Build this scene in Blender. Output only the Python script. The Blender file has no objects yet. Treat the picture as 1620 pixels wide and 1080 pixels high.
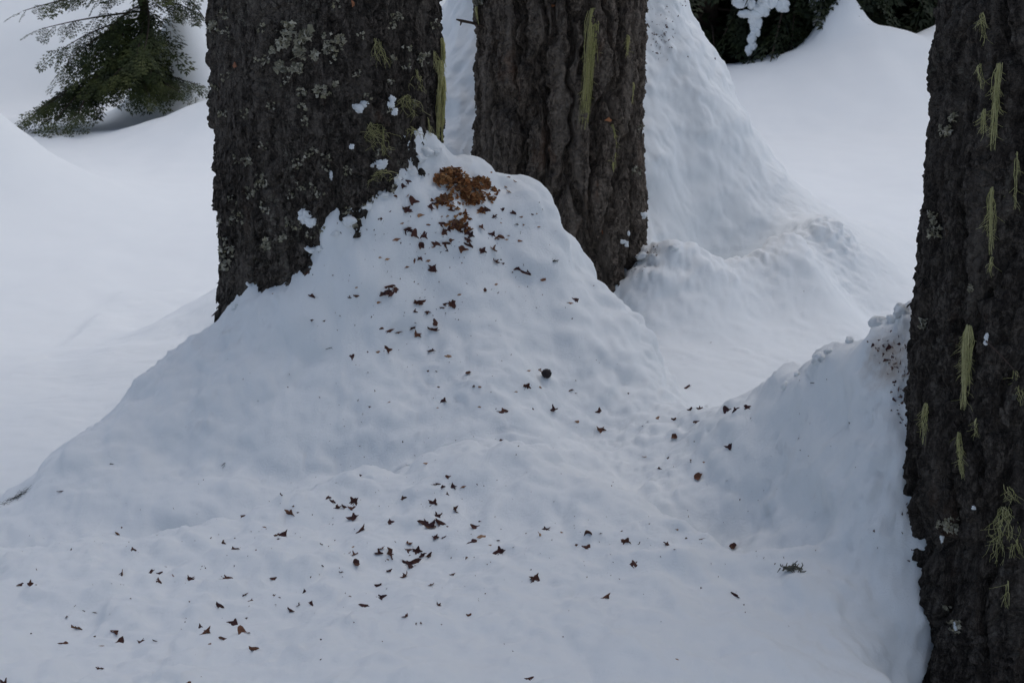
import bpy, math, random
import numpy as np
from mathutils import Vector, Matrix
from mathutils.bvhtree import BVHTree

random.seed(7)
rng = np.random.default_rng(7)
scene = bpy.context.scene
R = math.radians

# ------------------------------------------------------------------ camera
CAM_H, FPX = 1.4, 2600.0                 # eye height above the open snow, focal length in photo pixels
PITCH = math.atan(660.0 / FPX)
cam_d = bpy.data.cameras.new('camera')
cam = bpy.data.objects.new('camera', cam_d)
scene.collection.objects.link(cam)
cam.location = (0, 0, CAM_H)
cam.rotation_euler = (math.pi / 2 - PITCH, 0, 0)
cam_d.sensor_width = 36.0
cam_d.lens = 36.0 * FPX / 1620.0
cam_d.clip_start, cam_d.clip_end = 0.05, 1000.0
cam_d.dof.use_dof = True
cam_d.dof.focus_distance = 3.1
cam_d.dof.aperture_fstop = 20.0
scene.camera = cam

# ------------------------------------------------------------------ light
SUN_EL, SUN_AZ = 74.0, 48.0              # degrees; azimuth clockwise from +Y (the view direction)
world = bpy.data.worlds.new('World')
scene.world = world
world.use_nodes = True
wn = world.node_tree
sky = wn.nodes.new('ShaderNodeTexSky')
sky.sky_type = 'NISHITA'
sky.sun_disc = False
sky.sun_elevation = R(SUN_EL)
sky.sun_rotation = R(SUN_AZ)
sky.dust_density = 2.6
sky.air_density = 1.0
sky.ozone_density = 1.0
wn.links.new(sky.outputs['Color'], wn.nodes['Background'].inputs['Color'])
wn.nodes['Background'].inputs['Strength'].default_value = 0.095
sun_d = bpy.data.lights.new('sun', 'SUN')
sun_d.energy = 1.0
sun_d.angle = R(70)
sun_d.color = (1.0, 0.99, 0.97)
sun = bpy.data.objects.new('sun', sun_d)
scene.collection.objects.link(sun)
_d = Vector((math.sin(R(SUN_AZ)) * math.cos(R(SUN_EL)), math.cos(R(SUN_AZ)) * math.cos(R(SUN_EL)), math.sin(R(SUN_EL))))
sun.rotation_euler = _d.to_track_quat('Z', 'Y').to_euler()
scene.view_settings.view_transform = 'Standard'
scene.view_settings.look = 'None'
scene.view_settings.gamma = 1.0
scene.view_settings.exposure = 0.05
scene.cycles.max_bounces = 6
scene.cycles.diffuse_bounces = 4

# ------------------------------------------------------------------ pixel helpers (a pixel gives a direction)
def ray(px, py):
    v = np.array([px - 810.0, FPX * math.cos(PITCH) + (540.0 - py) * math.sin(PITCH),
                  -FPX * math.sin(PITCH) + (540.0 - py) * math.cos(PITCH)])
    return v / np.linalg.norm(v)

def at(px, py, d):
    """point seen at a photo pixel, at ground distance d along the view"""
    v = ray(px, py)
    return np.array([0, 0, CAM_H]) + v * (d / v[1])

# ------------------------------------------------------------------ noise
def _h(ix, iy, iz, s):
    n = (ix.astype(np.int64) * 374761393 + iy.astype(np.int64) * 668265263 + iz.astype(np.int64) * 2147483647 + s * 1274126177) & 0xFFFFFFFF
    n = ((n ^ (n >> 13)) * 1274126177) & 0xFFFFFFFF
    n = ((n ^ (n >> 16)) * 2246822519) & 0xFFFFFFFF
    return ((n ^ (n >> 15)) & 0xFFFFFF) / float(0x1000000)

def vnoise(x, y, z, s=0):
    """smooth value noise in -1..1"""
    ix, iy, iz = np.floor(x), np.floor(y), np.floor(z)
    fx, fy, fz = x - ix, y - iy, z - iz
    fx, fy, fz = (t * t * t * (t * (t * 6 - 15) + 10) for t in (fx, fy, fz))
    ix, iy, iz = ix.astype(np.int64), iy.astype(np.int64), iz.astype(np.int64)
    r = 0
    for dx in (0, 1):
        wx = fx if dx else 1 - fx
        for dy in (0, 1):
            wy = fy if dy else 1 - fy
            for dz in (0, 1):
                wz = fz if dz else 1 - fz
                r = r + wx * wy * wz * _h(ix + dx, iy + dy, iz + dz, s)
    return r * 2 - 1

def fbm(x, y, z, s=0, octv=4, gain=0.5):
    a, r, f = 1.0, 0, 1.0
    for o in range(octv):
        r = r + a * vnoise(x * f + 17.3 * o, y * f + 5.1 * o, z * f + 9.7 * o, s + o)
        a *= gain
        f *= 2.03
    return r

def worley(x, y, z, s=0, jit=0.9):
    """F1, F2, random value of the nearest cell, and height above its centre"""
    ix, iy, iz = (np.floor(t).astype(np.int64) for t in (x, y, z))
    f1 = np.full(x.shape, 9.0)
    f2 = np.full(x.shape, 9.0)
    cv = np.zeros(x.shape)
    rz = np.zeros(x.shape)
    for dx in (-1, 0, 1):
        for dy in (-1, 0, 1):
            for dz in (-1, 0, 1):
                cx, cy, cz = ix + dx, iy + dy, iz + dz
                ax = cx + 0.5 + jit * (_h(cx, cy, cz, s) - 0.5) - x
                ay = cy + 0.5 + jit * (_h(cx, cy, cz, s + 11) - 0.5) - y
                az = cz + 0.5 + jit * (_h(cx, cy, cz, s + 23) - 0.5) - z
                d = np.sqrt(ax * ax + ay * ay + az * az)
                near = d < f1
                f2 = np.where(near, f1, np.minimum(f2, d))
                cv = np.where(near, _h(cx, cy, cz, s + 37), cv)
                rz = np.where(near, -az, rz)
                f1 = np.where(near, d, f1)
    return f1, f2, cv, rz

def sstep(a, b, t):
    t = np.clip((t - a) / (b - a), 0, 1)
    return t * t * (3 - 2 * t)

# ------------------------------------------------------------------ object helpers
COL = scene.collection

def mesh_from(name, V, F, mat=None, smooth=True):
    V = np.ascontiguousarray(V, dtype=np.float32)
    F = np.asarray(F, dtype=np.int32)
    me = bpy.data.meshes.new(name)
    k = F.shape[1]
    me.vertices.add(len(V))
    me.vertices.foreach_set('co', V.ravel())
    me.loops.add(F.size)
    me.loops.foreach_set('vertex_index', F.ravel())
    me.polygons.add(len(F))
    me.polygons.foreach_set('loop_start', np.arange(0, F.size, k, dtype=np.int32))
    me.update(calc_edges=True)
    me.polygons.foreach_set('use_smooth', np.full(len(F), smooth))
    if mat:
        me.materials.append(mat)
    return me

def link(name, me, parent=None, loc=None):
    o = bpy.data.objects.new(name, me)
    COL.objects.link(o)
    if parent is not None:
        o.parent = parent
    if loc is not None:
        o.location = loc
    return o

def tag(o, label=None, cat=None, group=None, kind=None):
    for k, v in (('label', label), ('category', cat), ('group', group), ('kind', kind)):
        if v:
            o[k] = v
    return o

def grid_faces(nr, nc):
    i = np.arange(nr * nc).reshape(nr, nc)
    return np.stack([i[:-1, :-1], i[:-1, 1:], i[1:, 1:], i[1:, :-1]], -1).reshape(-1, 4)

class Geo:
    """collects triangles of many small pieces of ONE thing"""
    def __init__(self):
        self.V, self.F, self.n = [], [], 0
    def add(self, V, F):
        self.V.append(V)
        self.F.append(np.asarray(F) + self.n)
        self.n += len(V)
    def mesh(self, name, mat, smooth=True):
        return mesh_from(name, np.concatenate(self.V), np.concatenate(self.F), mat, smooth)

def tube(P, rad, sides=4):
    P = np.asarray(P, float)
    n = len(P)
    rad = np.broadcast_to(np.asarray(rad, float), (n,))
    T = np.gradient(P, axis=0)
    T /= np.linalg.norm(T, axis=1, keepdims=True) + 1e-9
    ref = np.array([0.31, 0.17, 0.93]) if abs(T[:, 2]).mean() < 0.7 else np.array([0.9, 0.3, 0.1])
    A = np.cross(T, ref)
    A /= np.linalg.norm(A, axis=1, keepdims=True) + 1e-9
    B = np.cross(T, A)
    a = np.arange(sides) * 2 * math.pi / sides
    V = P[:, None] + rad[:, None, None] * (np.cos(a)[None, :, None] * A[:, None] + np.sin(a)[None, :, None] * B[:, None])
    F = []
    for i in range(n - 1):
        for k in range(sides):
            q, w = i * sides + k, i * sides + (k + 1) % sides
            F += [(q, w, w + sides), (q, w + sides, q + sides)]
    return V.reshape(-1, 3), np.array(F)

# ------------------------------------------------------------------ materials
def new_mat(name):
    m = bpy.data.materials.new(name)
    m.use_nodes = True
    nt = m.node_tree
    return m, nt, nt.nodes['Principled BSDF']

def nd(nt, t, **kw):
    n = nt.nodes.new(t)
    for k, v in kw.items():
        setattr(n, k, v)
    return n

def noise_node(nt, vec, scale, detail=4, rough=0.55, dist=0.0):
    n = nd(nt, 'ShaderNodeTexNoise')
    n.inputs['Scale'].default_value = scale
    n.inputs['Detail'].default_value = detail
    n.inputs['Roughness'].default_value = rough
    n.inputs['Distortion'].default_value = dist
    nt.links.new(vec, n.inputs['Vector'])
    return n.outputs['Fac']

def ramp(nt, fac, stops):
    r = nd(nt, 'ShaderNodeValToRGB')
    while len(r.color_ramp.elements) < len(stops):
        r.color_ramp.elements.new(0.5)
    for e, (p, c) in zip(r.color_ramp.elements, stops):
        e.position = p
        e.color = c if len(c) == 4 else (*c, 1)
    nt.links.new(fac, r.inputs['Fac'])
    return r.outputs['Color']

def mix(nt, fac, a, b):
    m = nd(nt, 'ShaderNodeMix', data_type='RGBA')
    for sock, v in (('Factor', fac), ('A', a), ('B', b)):
        s = [q for q in m.inputs if q.name == sock and (q.type == 'RGBA' or (sock == 'Factor' and q.type == 'VALUE'))][0]
        if isinstance(v, (tuple, list)):
            s.default_value = (*v, 1)
        elif isinstance(v, (int, float)):
            s.default_value = v
        else:
            nt.links.new(v, s)
    return [q for q in m.outputs if q.type == 'RGBA'][0]

def bump(nt, bsdf, h, strength, dist):
    b = nd(nt, 'ShaderNodeBump')
    b.inputs['Strength'].default_value = strength
    b.inputs['Distance'].default_value = dist
    nt.links.new(h, b.inputs['Height'])
    nt.links.new(b.outputs['Normal'], bsdf.inputs['Normal'])

def snow_material(name, stains=()):
    m, nt, p = new_mat(name)
    g = nd(nt, 'ShaderNodeNewGeometry').outputs['Position']
    col = mix(nt, noise_node(nt, g, 6.0, 5), (0.835, 0.872, 0.89), (0.87, 0.905, 0.92))
    for (pt, rad, c, amt) in stains:      # melt-water tannin stains with their own outline
        ds = nd(nt, 'ShaderNodeVectorMath', operation='DISTANCE')
        nt.links.new(g, ds.inputs[0])
        ds.inputs[1].default_value = tuple(pt)
        n = noise_node(nt, g, 38.0, 5, 0.65)
        mr = nd(nt, 'ShaderNodeMapRange')
        mr.inputs['From Min'].default_value = rad
        mr.inputs['From Max'].default_value = 0.0
        nt.links.new(ds.outputs['Value'], mr.inputs['Value'])
        mu = nd(nt, 'ShaderNodeMath', operation='MULTIPLY')
        nt.links.new(mr.outputs['Result'], mu.inputs[0])
        nt.links.new(n, mu.inputs[1])
        f = ramp(nt, mu.outputs[0], [(0.12, (0, 0, 0)), (0.5, (amt, amt, amt))])
        col = mix(nt, f, col, c)
    nt.links.new(col, p.inputs['Base Color'])
    p.inputs['Roughness'].default_value = 0.7
    p.inputs['Specular IOR Level'].default_value = 0.25
    gr = noise_node(nt, g, 210.0, 6, 0.85)
    bump(nt, p, gr, 0.75, 0.0040)
    return m

def bark_material(name, dark, mid, pale, crust, crust_amt, streak=None):
    m, nt, p = new_mat(name)
    g = nd(nt, 'ShaderNodeNewGeometry').outputs['Position']
    mp = nd(nt, 'ShaderNodeMapping')
    mp.inputs['Scale'].default_value = (1, 1, 0.4)
    nt.links.new(g, mp.inputs['Vector'])
    v = mp.outputs['Vector']
    c = ramp(nt, noise_node(nt, v, 70.0, 8, 0.8, 0.6), [(0.40, dark), (0.50, mid), (0.61, pale)])
    st = nd(nt, 'ShaderNodeMapping')
    st.inputs['Scale'].default_value = (1, 1, 0.12)
    nt.links.new(g, st.inputs['Vector'])
    c = mix(nt, ramp(nt, noise_node(nt, st.outputs['Vector'], 22.0, 4, 0.6, 0.3), [(0.52, (0, 0, 0)), (0.70, (0.75, 0.75, 0.75))]), c, streak or pale)
    red = ramp(nt, noise_node(nt, v, 11.0, 4, 0.6), [(0.62, (0, 0, 0)), (0.75, (0.5, 0.5, 0.5))])
    c = mix(nt, red, c, (mid[0] * 2.1, mid[1] * 1.35, mid[2] * 0.95))
    big = ramp(nt, noise_node(nt, g, 5.0, 3, 0.6), [(0.42, (0, 0, 0)), (0.66, (1, 1, 1))])
    sm = ramp(nt, noise_node(nt, g, 75.0, 6, 0.72, 0.8), [(0.55, (0, 0, 0)), (0.64, (crust_amt,) * 3)])
    mm = nd(nt, 'ShaderNodeMix', data_type='RGBA', blend_type='MULTIPLY')
    mm.inputs[0].default_value = 1.0
    nt.links.new(big, mm.inputs[6])
    nt.links.new(sm, mm.inputs[7])
    c = mix(nt, mm.outputs[2], c, crust)
    nt.links.new(c, p.inputs['Base Color'])
    p.inputs['Roughness'].default_value = 0.92
    p.inputs['Specular IOR Level'].default_value = 0.15
    vo = nd(nt, 'ShaderNodeTexVoronoi', feature='DISTANCE_TO_EDGE')
    vo.inputs['Scale'].default_value = 95.0
    wv = nd(nt, 'ShaderNodeMapping')
    wv.inputs['Scale'].default_value = (0.75, 0.75, 1.25)
    nt.links.new(g, wv.inputs['Vector'])
    dn = nd(nt, 'ShaderNodeTexNoise')
    dn.inputs['Scale'].default_value = 60.0
    nt.links.new(g, dn.inputs['Vector'])
    vm = nd(nt, 'ShaderNodeVectorMath', operation='MULTIPLY_ADD')
    nt.links.new(dn.outputs['Color'], vm.inputs[0])
    vm.inputs[1].default_value = (0.02, 0.02, 0.02)
    nt.links.new(wv.outputs['Vector'], vm.inputs[2])
    nt.links.new(vm.outputs[0], vo.inputs['Vector'])
    cr = ramp(nt, vo.outputs['Distance'], [(0.0, (0, 0, 0)), (0.14, (1, 1, 1))])
    sm2 = nd(nt, 'ShaderNodeMath', operation='MULTIPLY_ADD')
    nt.links.new(noise_node(nt, g, 260.0, 5, 0.7), sm2.inputs[0])
    sm2.inputs[1].default_value = 1.2
    nt.links.new(cr, sm2.inputs[2])
    bump(nt, p, sm2.outputs[0], 0.8, 0.0025)
    return m

def vary_material(name, cols, rough=0.75, noise_scale=180.0, spec=0.2, trans=0.0):
    """colour picked per object from cols, mottled"""
    m, nt, p = new_mat(name)
    oi = nd(nt, 'ShaderNodeObjectInfo').outputs['Random']
    gn = nd(nt, 'ShaderNodeNewGeometry')
    ad = nd(nt, 'ShaderNodeMath', operation='ADD')
    nt.links.new(oi, ad.inputs[0])
    nt.links.new(gn.outputs['Random Per Island'], ad.inputs[1])
    fr = nd(nt, 'ShaderNodeMath', operation='FRACT')
    nt.links.new(ad.outputs[0], fr.inputs[0])
    c = ramp(nt, fr.outputs[0], [(i / max(1, len(cols) - 1), k) for i, k in enumerate(cols)])
    g = gn.outputs['Position']
    n = noise_node(nt, g, noise_scale, 4, 0.6)
    hs = nd(nt, 'ShaderNodeHueSaturation')
    mr = nd(nt, 'ShaderNodeMapRange')
    mr.inputs['To Min'].default_value = 0.45
    mr.inputs['To Max'].default_value = 1.5
    nt.links.new(n, mr.inputs['Value'])
    nt.links.new(mr.outputs['Result'], hs.inputs['Value'])
    nt.links.new(c, hs.inputs['Color'])
    nt.links.new(hs.outputs['Color'], p.inputs['Base Color'])
    p.inputs['Roughness'].default_value = rough
    p.inputs['Specular IOR Level'].default_value = spec
    return m

# ------------------------------------------------------------------ the trees' places (metres)
TREES = dict(
    A=dict(x=-0.400, y=3.62, r=0.257),   # lichen-crusted trunk beside the mound
    B=dict(x=0.140, y=4.72, r=0.249),    # furrowed trunk behind the mound
    C=dict(x=0.925, y=2.66, r=0.257),    # trunk with the snow bank against it
)

# ------------------------------------------------------------------ snow: heights
RIDGE = [(-250, 905, 2.85), (-120, 860, 2.95), (0, 792, 3.1), (90, 730, 3.2), (170, 665, 3.3), (255, 590, 3.42), (335, 512, 3.6)]
RIDGE_R = [(700, 232, 3.60), (760, 254, 3.62), (840, 282, 3.62), (862, 300, 3.62), (900, 370, 3.62), (940, 430, 3.6), (975, 478, 3.58),
           (1010, 535, 3.54), (1050, 598, 3.5), (1110, 640, 3.4), (1180, 648, 3.3), (1240, 612, 3.12), (1300, 560, 2.98), (1380, 508, 2.86), (1445, 476, 2.78)]
CONTACT = [(400, 440, 3.415), (455, 400, 3.375), (514, 365, 3.36), (560, 330, 3.37), (600, 300, 3.39), (640, 262, 3.43), (665, 242, 3.47)]
FRONT = [
    (-250, 1080, 2.15), (0, 1080, 2.2), (300, 1080, 2.2), (600, 1080, 2.2), (900, 1080, 2.2), (1200, 1080, 2.23), (1380, 1080, 2.33),
    (0, 950, 2.5), (300, 950, 2.5), (600, 950, 2.5), (900, 950, 2.5), (1200, 950, 2.5), (1380, 950, 2.50),
    (-150, 980, 2.5), (0, 860, 2.8), (200, 850, 2.78), (450, 850, 2.75), (700, 850, 2.75), (950, 850, 2.73), (1150, 850, 2.7), (1320, 850, 2.6),
    (120, 760, 3.0), (300, 740, 3.02), (450, 740, 3.0), (600, 745, 2.97), (800, 740, 2.97), (950, 740, 2.97), (1150, 750, 2.93), (1320, 760, 2.7),
    (250, 660, 3.22), (420, 640, 3.15), (600, 640, 3.14), (780, 640, 3.17), (920, 640, 3.25), (1000, 660, 3.28), (1100, 700, 3.06), (1250, 700, 2.88), (1350, 650, 2.76),
    (360, 545, 3.35), (480, 540, 3.26), (620, 540, 3.28), (760, 540, 3.31), (880, 530, 3.42), (960, 560, 3.45),
    (500, 450, 3.32), (620, 440, 3.36), (740, 440, 3.42), (860, 430, 3.5),
    (620, 350, 3.40), (720, 340, 3.47), (800, 350, 3.53), (700, 280, 3.50), (760, 290, 3.55), (655, 300, 3.44),
    (1437, 600, 2.70), (1437, 700, 2.65), (1442, 800, 2.61), (1450, 900, 2.57), (1475, 1060, 2.52),
    (1560, 1150, 2.54), (1650, 1230, 2.54), (1600, 1300, 2.15), (1800, 1300, 2.2), (1950, 1200, 2.6),
]
LIFT = (0.02, 0.02, 0.015, 0.03, 0.04, 0.03, -0.025)
ctrl = [at(*p) for p in FRONT + CONTACT] + [at(*p) + np.array([0, 0, 0.022 if p[0] > 1200 else 0]) for p in RIDGE_R] + [at(*p) + np.array([0, 0, u]) for p, u in zip(RIDGE, LIFT)]
for p in RIDGE:                                     # lee side of the mound
    q = at(*p)
    for dx, dy, dz in ((-0.13, 0.24, -0.17), (-0.25, 0.5, -0.55)):
        ctrl.append(q + np.array([dx, dy, dz]))
for i, p in enumerate(RIDGE_R):
    q = at(*p)
    for dx, dy, dz in ((0.08, 0.18, -0.18), (0.12, 0.45, -0.6)):
        ctrl.append(q + np.array([dx, dy, dz]))
for x, y, z in ((-0.42, 3.75, 0.62), (-0.42, 4.1, 0.1), (-2.0, 2.2, 0.15), (-2.2, 3.2, -0.2), (0, 1.2, 0.33), (-1.5, 1.2, 0.25), (1.6, 1.0, 0.2),
                (1.3, 2.9, 0.6), (1.4, 3.3, 0.25), (0.95, 3.0, 0.6), (1.0, 3.35, 0.15), (1.9, 2.5, 0.2), (2.0, 3.4, -0.3), (0, 0, 0.2), (2, -0.5, 0.1), (-2, -0.5, 0.1), (0, -2, 0.1),
                (-1.4, 4.4, -0.6), (0, 4.5, -0.4), (1.2, 4.2, -0.5), (2.4, 1.5, 0.1), (-2.4, 1.2, 0.1)):
    ctrl.append(np.array([x, y, z]))
ctrl = np.array(ctrl)

def rbf_eval(C, w, a, x, y, soft):
    # softened distance keeps the surface smooth at the control points
    out = a[0] + a[1] * x + a[2] * y
    for (cx, cy, _), wi in zip(C, w):
        out = out + wi * np.sqrt((x - cx) ** 2 + (y - cy) ** 2 + soft)
    return out

SOFT_M, SOFT_C = 0.005, 0.02
def rbf_fit_soft(C, soft, lam=0.003):
    n = len(C)
    D = np.sqrt(((C[:, None, :2] - C[None, :, :2]) ** 2).sum(-1) + soft)
    Pm = np.c_[np.ones(n), C[:, :2]]
    A = np.block([[D - lam * np.eye(n), Pm], [Pm.T, np.zeros((3, 3))]])
    sol = np.linalg.solve(A, np.r_[C[:, 2], 0, 0, 0])
    return sol[:n], sol[n:]
RW, RA = rbf_fit_soft(ctrl, SOFT_M)

CONE_PX = [(1075, 0, 5.32), (1117, 62, 5.3), (1113, 95, 5.28), (1160, 160, 5.28), (1205, 222, 5.3), (1262, 285, 5.4), (1370, 350, 5.8),
    (1050, 20, 5.2), (1050, 120, 5.1), (1050, 210, 5.01), (1060, 300, 4.94), (1100, 100, 5.2), (1100, 200, 5.09), (1150, 250, 5.12), (1200, 300, 5.13), (1130, 275, 5.08), (1100, 335, 5.02), (1180, 350, 5.10), (1230, 340, 5.14),
    (985, 462, 4.5), (1030, 398, 4.56), (1080, 390, 4.55), (1150, 400, 4.64), (1200, 390, 4.70), (1240, 374, 4.78), (1290, 345, 5.0),
    (1000, 500, 4.42), (1100, 480, 4.45), (1200, 450, 4.6), (1300, 420, 4.9), (1050, 560, 4.2), (1200, 540, 4.35), (1350, 480, 4.85), (900, 600, 4.1),
    (727, 0, 5.3), (727, 120, 5.1), (727, 230, 4.9)]
cone_ctrl = [at(*p) for p in CONE_PX]
for p in CONE_PX[:7]:
    q = at(*p)
    cone_ctrl += [q + np.array([0.10, 0.25, -0.10]), q + np.array([0.2, 0.7, -0.45])]
for x_, y_, z_ in ((0.2, 5.55, 1.7), (0.2, 5.25, 1.45), (-0.1, 5.6, 1.35), (0.14, 4.75, 0.45), (0.14, 4.4, 0.28), (-0.12, 4.6, 0.38), (-0.5, 5.3, 0.55), (-0.6, 4.7, 0.15), (-0.95, 5.3, 0.05), (-1.4, 5.2, -0.02), (-0.9, 4.3, -0.05),
                   (0.14, 6.2, 0.8), (0.14, 6.9, 0.2), (-0.8, 6.2, 0.2), (1.0, 6.3, 0.32), (1.6, 5.6, 0.14), (1.5, 4.8, 0.18), (1.1, 4.2, 0.22), (1.9, 6.5, -0.1), (2.4, 5.2, -0.2), (-2, 6, -0.2), (0.3, 8, -0.2), (0.2, 3.4, 0.2), (1.2, 3.6, 0.15), (-1.2, 3.6, -0.1)):
    cone_ctrl.append(np.array([x_, y_, z_]))
for px_, d_, z_ in ((1050, 4.76, 0.38), (1100, 4.84, 0.26), (1160, 4.88, 0.26), (1215, 4.98, 0.38)):
    q = at(px_, 380, d_)
    cone_ctrl.append(np.array([q[0], d_, z_]))
cone_ctrl = np.array(cone_ctrl)
CW, CA = rbf_fit_soft(cone_ctrl, SOFT_C, 0.005)

def seg_signed(x, y, pts):
    """signed distance to a polyline that runs left to right (positive on the camera's side)"""
    best = np.full(x.shape, 1e9)
    sg = np.ones(x.shape)
    for (x0, y0), (x1, y1) in zip(pts[:-1], pts[1:]):
        dx, dy = x1 - x0, y1 - y0
        t = np.clip(((x - x0) * dx + (y - y0) * dy) / (dx * dx + dy * dy), 0, 1)
        ex, ey = x - x0 - t * dx, y - y0 - t * dy
        d = np.hypot(ex, ey)
        s = np.where(dx * (y - y0) - dy * (x - x0) < 0, 1.0, -1.0)
        near = d < best
        sg = np.where(near, s, sg)
        best = np.where(near, d, best)
    return best * sg

SHELF = [tuple(at(px, py, d)[:2]) for px, py, d in ((-500, 900, 2.7), (150, 850, 2.80), (300, 822, 2.84), (400, 790, 2.90), (480, 758, 2.96), (560, 735, 3.0), (640, 742, 2.98),
         (740, 690, 3.06), (830, 690, 3.05), (900, 740, 2.96), (1000, 800, 2.84), (1080, 836, 2.76), (1150, 842, 2.74), (1230, 880, 2.66), (1330, 960, 2.5), (1400, 1080, 2.3), (1700, 1500, 1.8))]

def g2(x, y, cx, cy, sx, sy, h):
    return h * np.exp(-(((x - cx) / sx) ** 2 + ((y - cy) / sy) ** 2))

DENTS = []                                          # slumps and swells of the mound: photo pixel, distance, half sizes, height
for px_, py_, d_, sx_, sy_, h_ in ((420, 690, 3.1, 0.20, 0.07, -0.045), (600, 690, 3.08, 0.13, 0.06, -0.04), (250, 780, 2.95, 0.16, 0.06, -0.03), (930, 600, 3.27, 0.10, 0.10, -0.04), (1000, 690, 3.1, 0.10, 0.09, -0.03),
        (1130, 790, 2.86, 0.13, 0.07, -0.045), (1230, 840, 2.72, 0.09, 0.06, -0.03), (560, 755, 2.93, 0.07, 0.05, 0.03), (690, 775, 2.9, 0.09, 0.06, 0.022), (470, 790, 2.88, 0.07, 0.04, 0.02), (1080, 845, 2.73, 0.07, 0.04, 0.028),
        (960, 800, 2.83, 0.08, 0.05, 0.02), (760, 520, 3.32, 0.06, 0.04, 0.022), (800, 600, 3.22, 0.08, 0.05, 0.02), (520, 570, 3.24, 0.10, 0.05, -0.02), (350, 620, 3.25, 0.10, 0.05, 0.02), (1340, 790, 2.66, 0.06, 0.05, 0.02),
        (1290, 700, 2.83, 0.06, 0.05, -0.02), (880, 950, 2.5, 0.14, 0.07, -0.015), (500, 990, 2.42, 0.16, 0.06, -0.018), (250, 960, 2.48, 0.14, 0.06, 0.014), (700, 900, 2.62, 0.12, 0.05, -0.014)):
    q_ = at(px_, py_, d_)
    DENTS.append((q_[0], d_, sx_, sy_, h_))

def base_height(x, y):
    """open snow, the snow cone behind the furrowed trunk and the far banks"""
    z = 0.05 * fbm(x * 0.35, y * 0.35, 0 * x, 3, 3)
    # step in the open snow
    w = 5.55 + 0.10 * np.sin(x * 1.3) + 0.05 * x
    z += 0.05 * (1 - sstep(-0.05, 0.45, y - w)) * sstep(0.3, -0.6, x)
    w2 = 6.9 + 0.5 * (x - 1.5)
    z += 0.035 * sstep(-0.03, 0.6, w2 - y) * sstep(0.3, 1.2, x)
    # cone on the far left
    r = np.hypot(x + 3.02, y - 8.1)
    z += 1.05 * np.exp(-(r / 0.62) ** 1.35)
    # long low mound
    z += g2(x, y, -1.45, 10.7, 0.78, 0.75, 0.47)
    # snow lump beside the cedar
    z += g2(x, y, -2.42, 12.1, 0.30, 0.3, 0.72) + g2(x, y, -2.2, 11.8, 0.35, 0.3, 0.25)
    # hill rising behind
    z += (0.62 * np.clip(y - 12.3, 0, 5) + 0.2 * np.clip(y - 17.3, 0, 40)) * sstep(0.8, -1.2, x) * sstep(11.9, 13.2, y) + 0.07 * np.clip(y - 13.2, 0, 80) * sstep(1.0, -1.0, x) + 0.06 * np.clip(y - 19, 0, 80)
    # far bank on the right, lumpy crest under the conifers
    crest = np.interp(x, [0.6, 1.55, 2.0, 2.4, 2.75, 3.0, 3.3, 3.6, 4.5, 6, 9], [0.15, 0.30, 0.40, 0.55, 0.62, 0.54, 0.53, 0.48, 0.5, 0.45, 0.3])
    yb = 10.9 + 0.05 * x
    t = sstep(yb, yb + 2.1, y)
    z += crest * t * (1 - 0.75 * sstep(13.3, 14.3, y)) * sstep(0.2, 1.2, x)
    lump = g2(x, y, 2.62, 13.15, 0.14, 0.25, 0.30) + g2(x, y, 2.45, 13.1, 0.10, 0.25, 0.12) + g2(x, y, 2.98, 12.85, 0.22, 0.25, 0.12) + g2(x, y, 3.45, 13.2, 0.2, 0.3, 0.16)
    z += lump
    # snow cone that wraps the back of the furrowed trunk, with a hollow scooped behind a crumbly rim
    c = rbf_eval(cone_ctrl, CW, CA, x, y, SOFT_C)
    c = c + 0.012 * fbm(x * 2.2, y * 2.2, 0 * x, 21, 1)
    fade = sstep(2.3, 1.5, np.hypot(x - 0.2, (y - 5.2) * 0.9))
    c = c * fade - 0.6 * (1 - fade)
    k = 0.03
    z = np.maximum(z, c) + k * np.log1p(np.exp(-np.abs(z - c) / k))
    return z

def snow_height(x, y):
    b = base_height(x, y)
    m = rbf_eval(ctrl, RW, RA, x, y, SOFT_M)
    sd = seg_signed(x, y, SHELF)
    m = m + 0.070 * sstep(-0.10, 0.05, sd + 0.05 * fbm(x * 5, y * 5, 0 * x, 41, 3)) - 0.045 * sstep(-0.5, -0.1, sd) - 0.012
    for cx_, cy_, sx_, sy_, h_ in DENTS:
        m = m + g2(x, y, cx_, cy_, sx_, sy_, h_)
    k = 0.02
    fade = sstep(6.0, 4.6, y) * sstep(4.0, 2.6, np.abs(x))          # the mound is a near thing only
    m = m * fade + (-1.0) * (1 - fade)
    hi = np.maximum(b, m)
    return hi + k * np.log1p(np.exp(-np.abs(b - m) / k)), 1 / (1 + np.exp(-np.clip((m - b) / 0.02, -30, 30)))

def axis(fine0, fine1, step, grow, lim0, lim1):
    a = list(np.arange(fine0, fine1, step))
    s = step
    while a[-1] < lim1:
        s *= grow[0] if a[-1] < grow[2] else grow[1]
        a.append(a[-1] + s)
    b = [fine0]
    s = step
    while b[-1] > lim0:
        s *= grow[0] if b[-1] > -grow[2] else grow[1]
        b.append(b[-1] - s)
    return np.array(b[:0:-1] + a)

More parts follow.
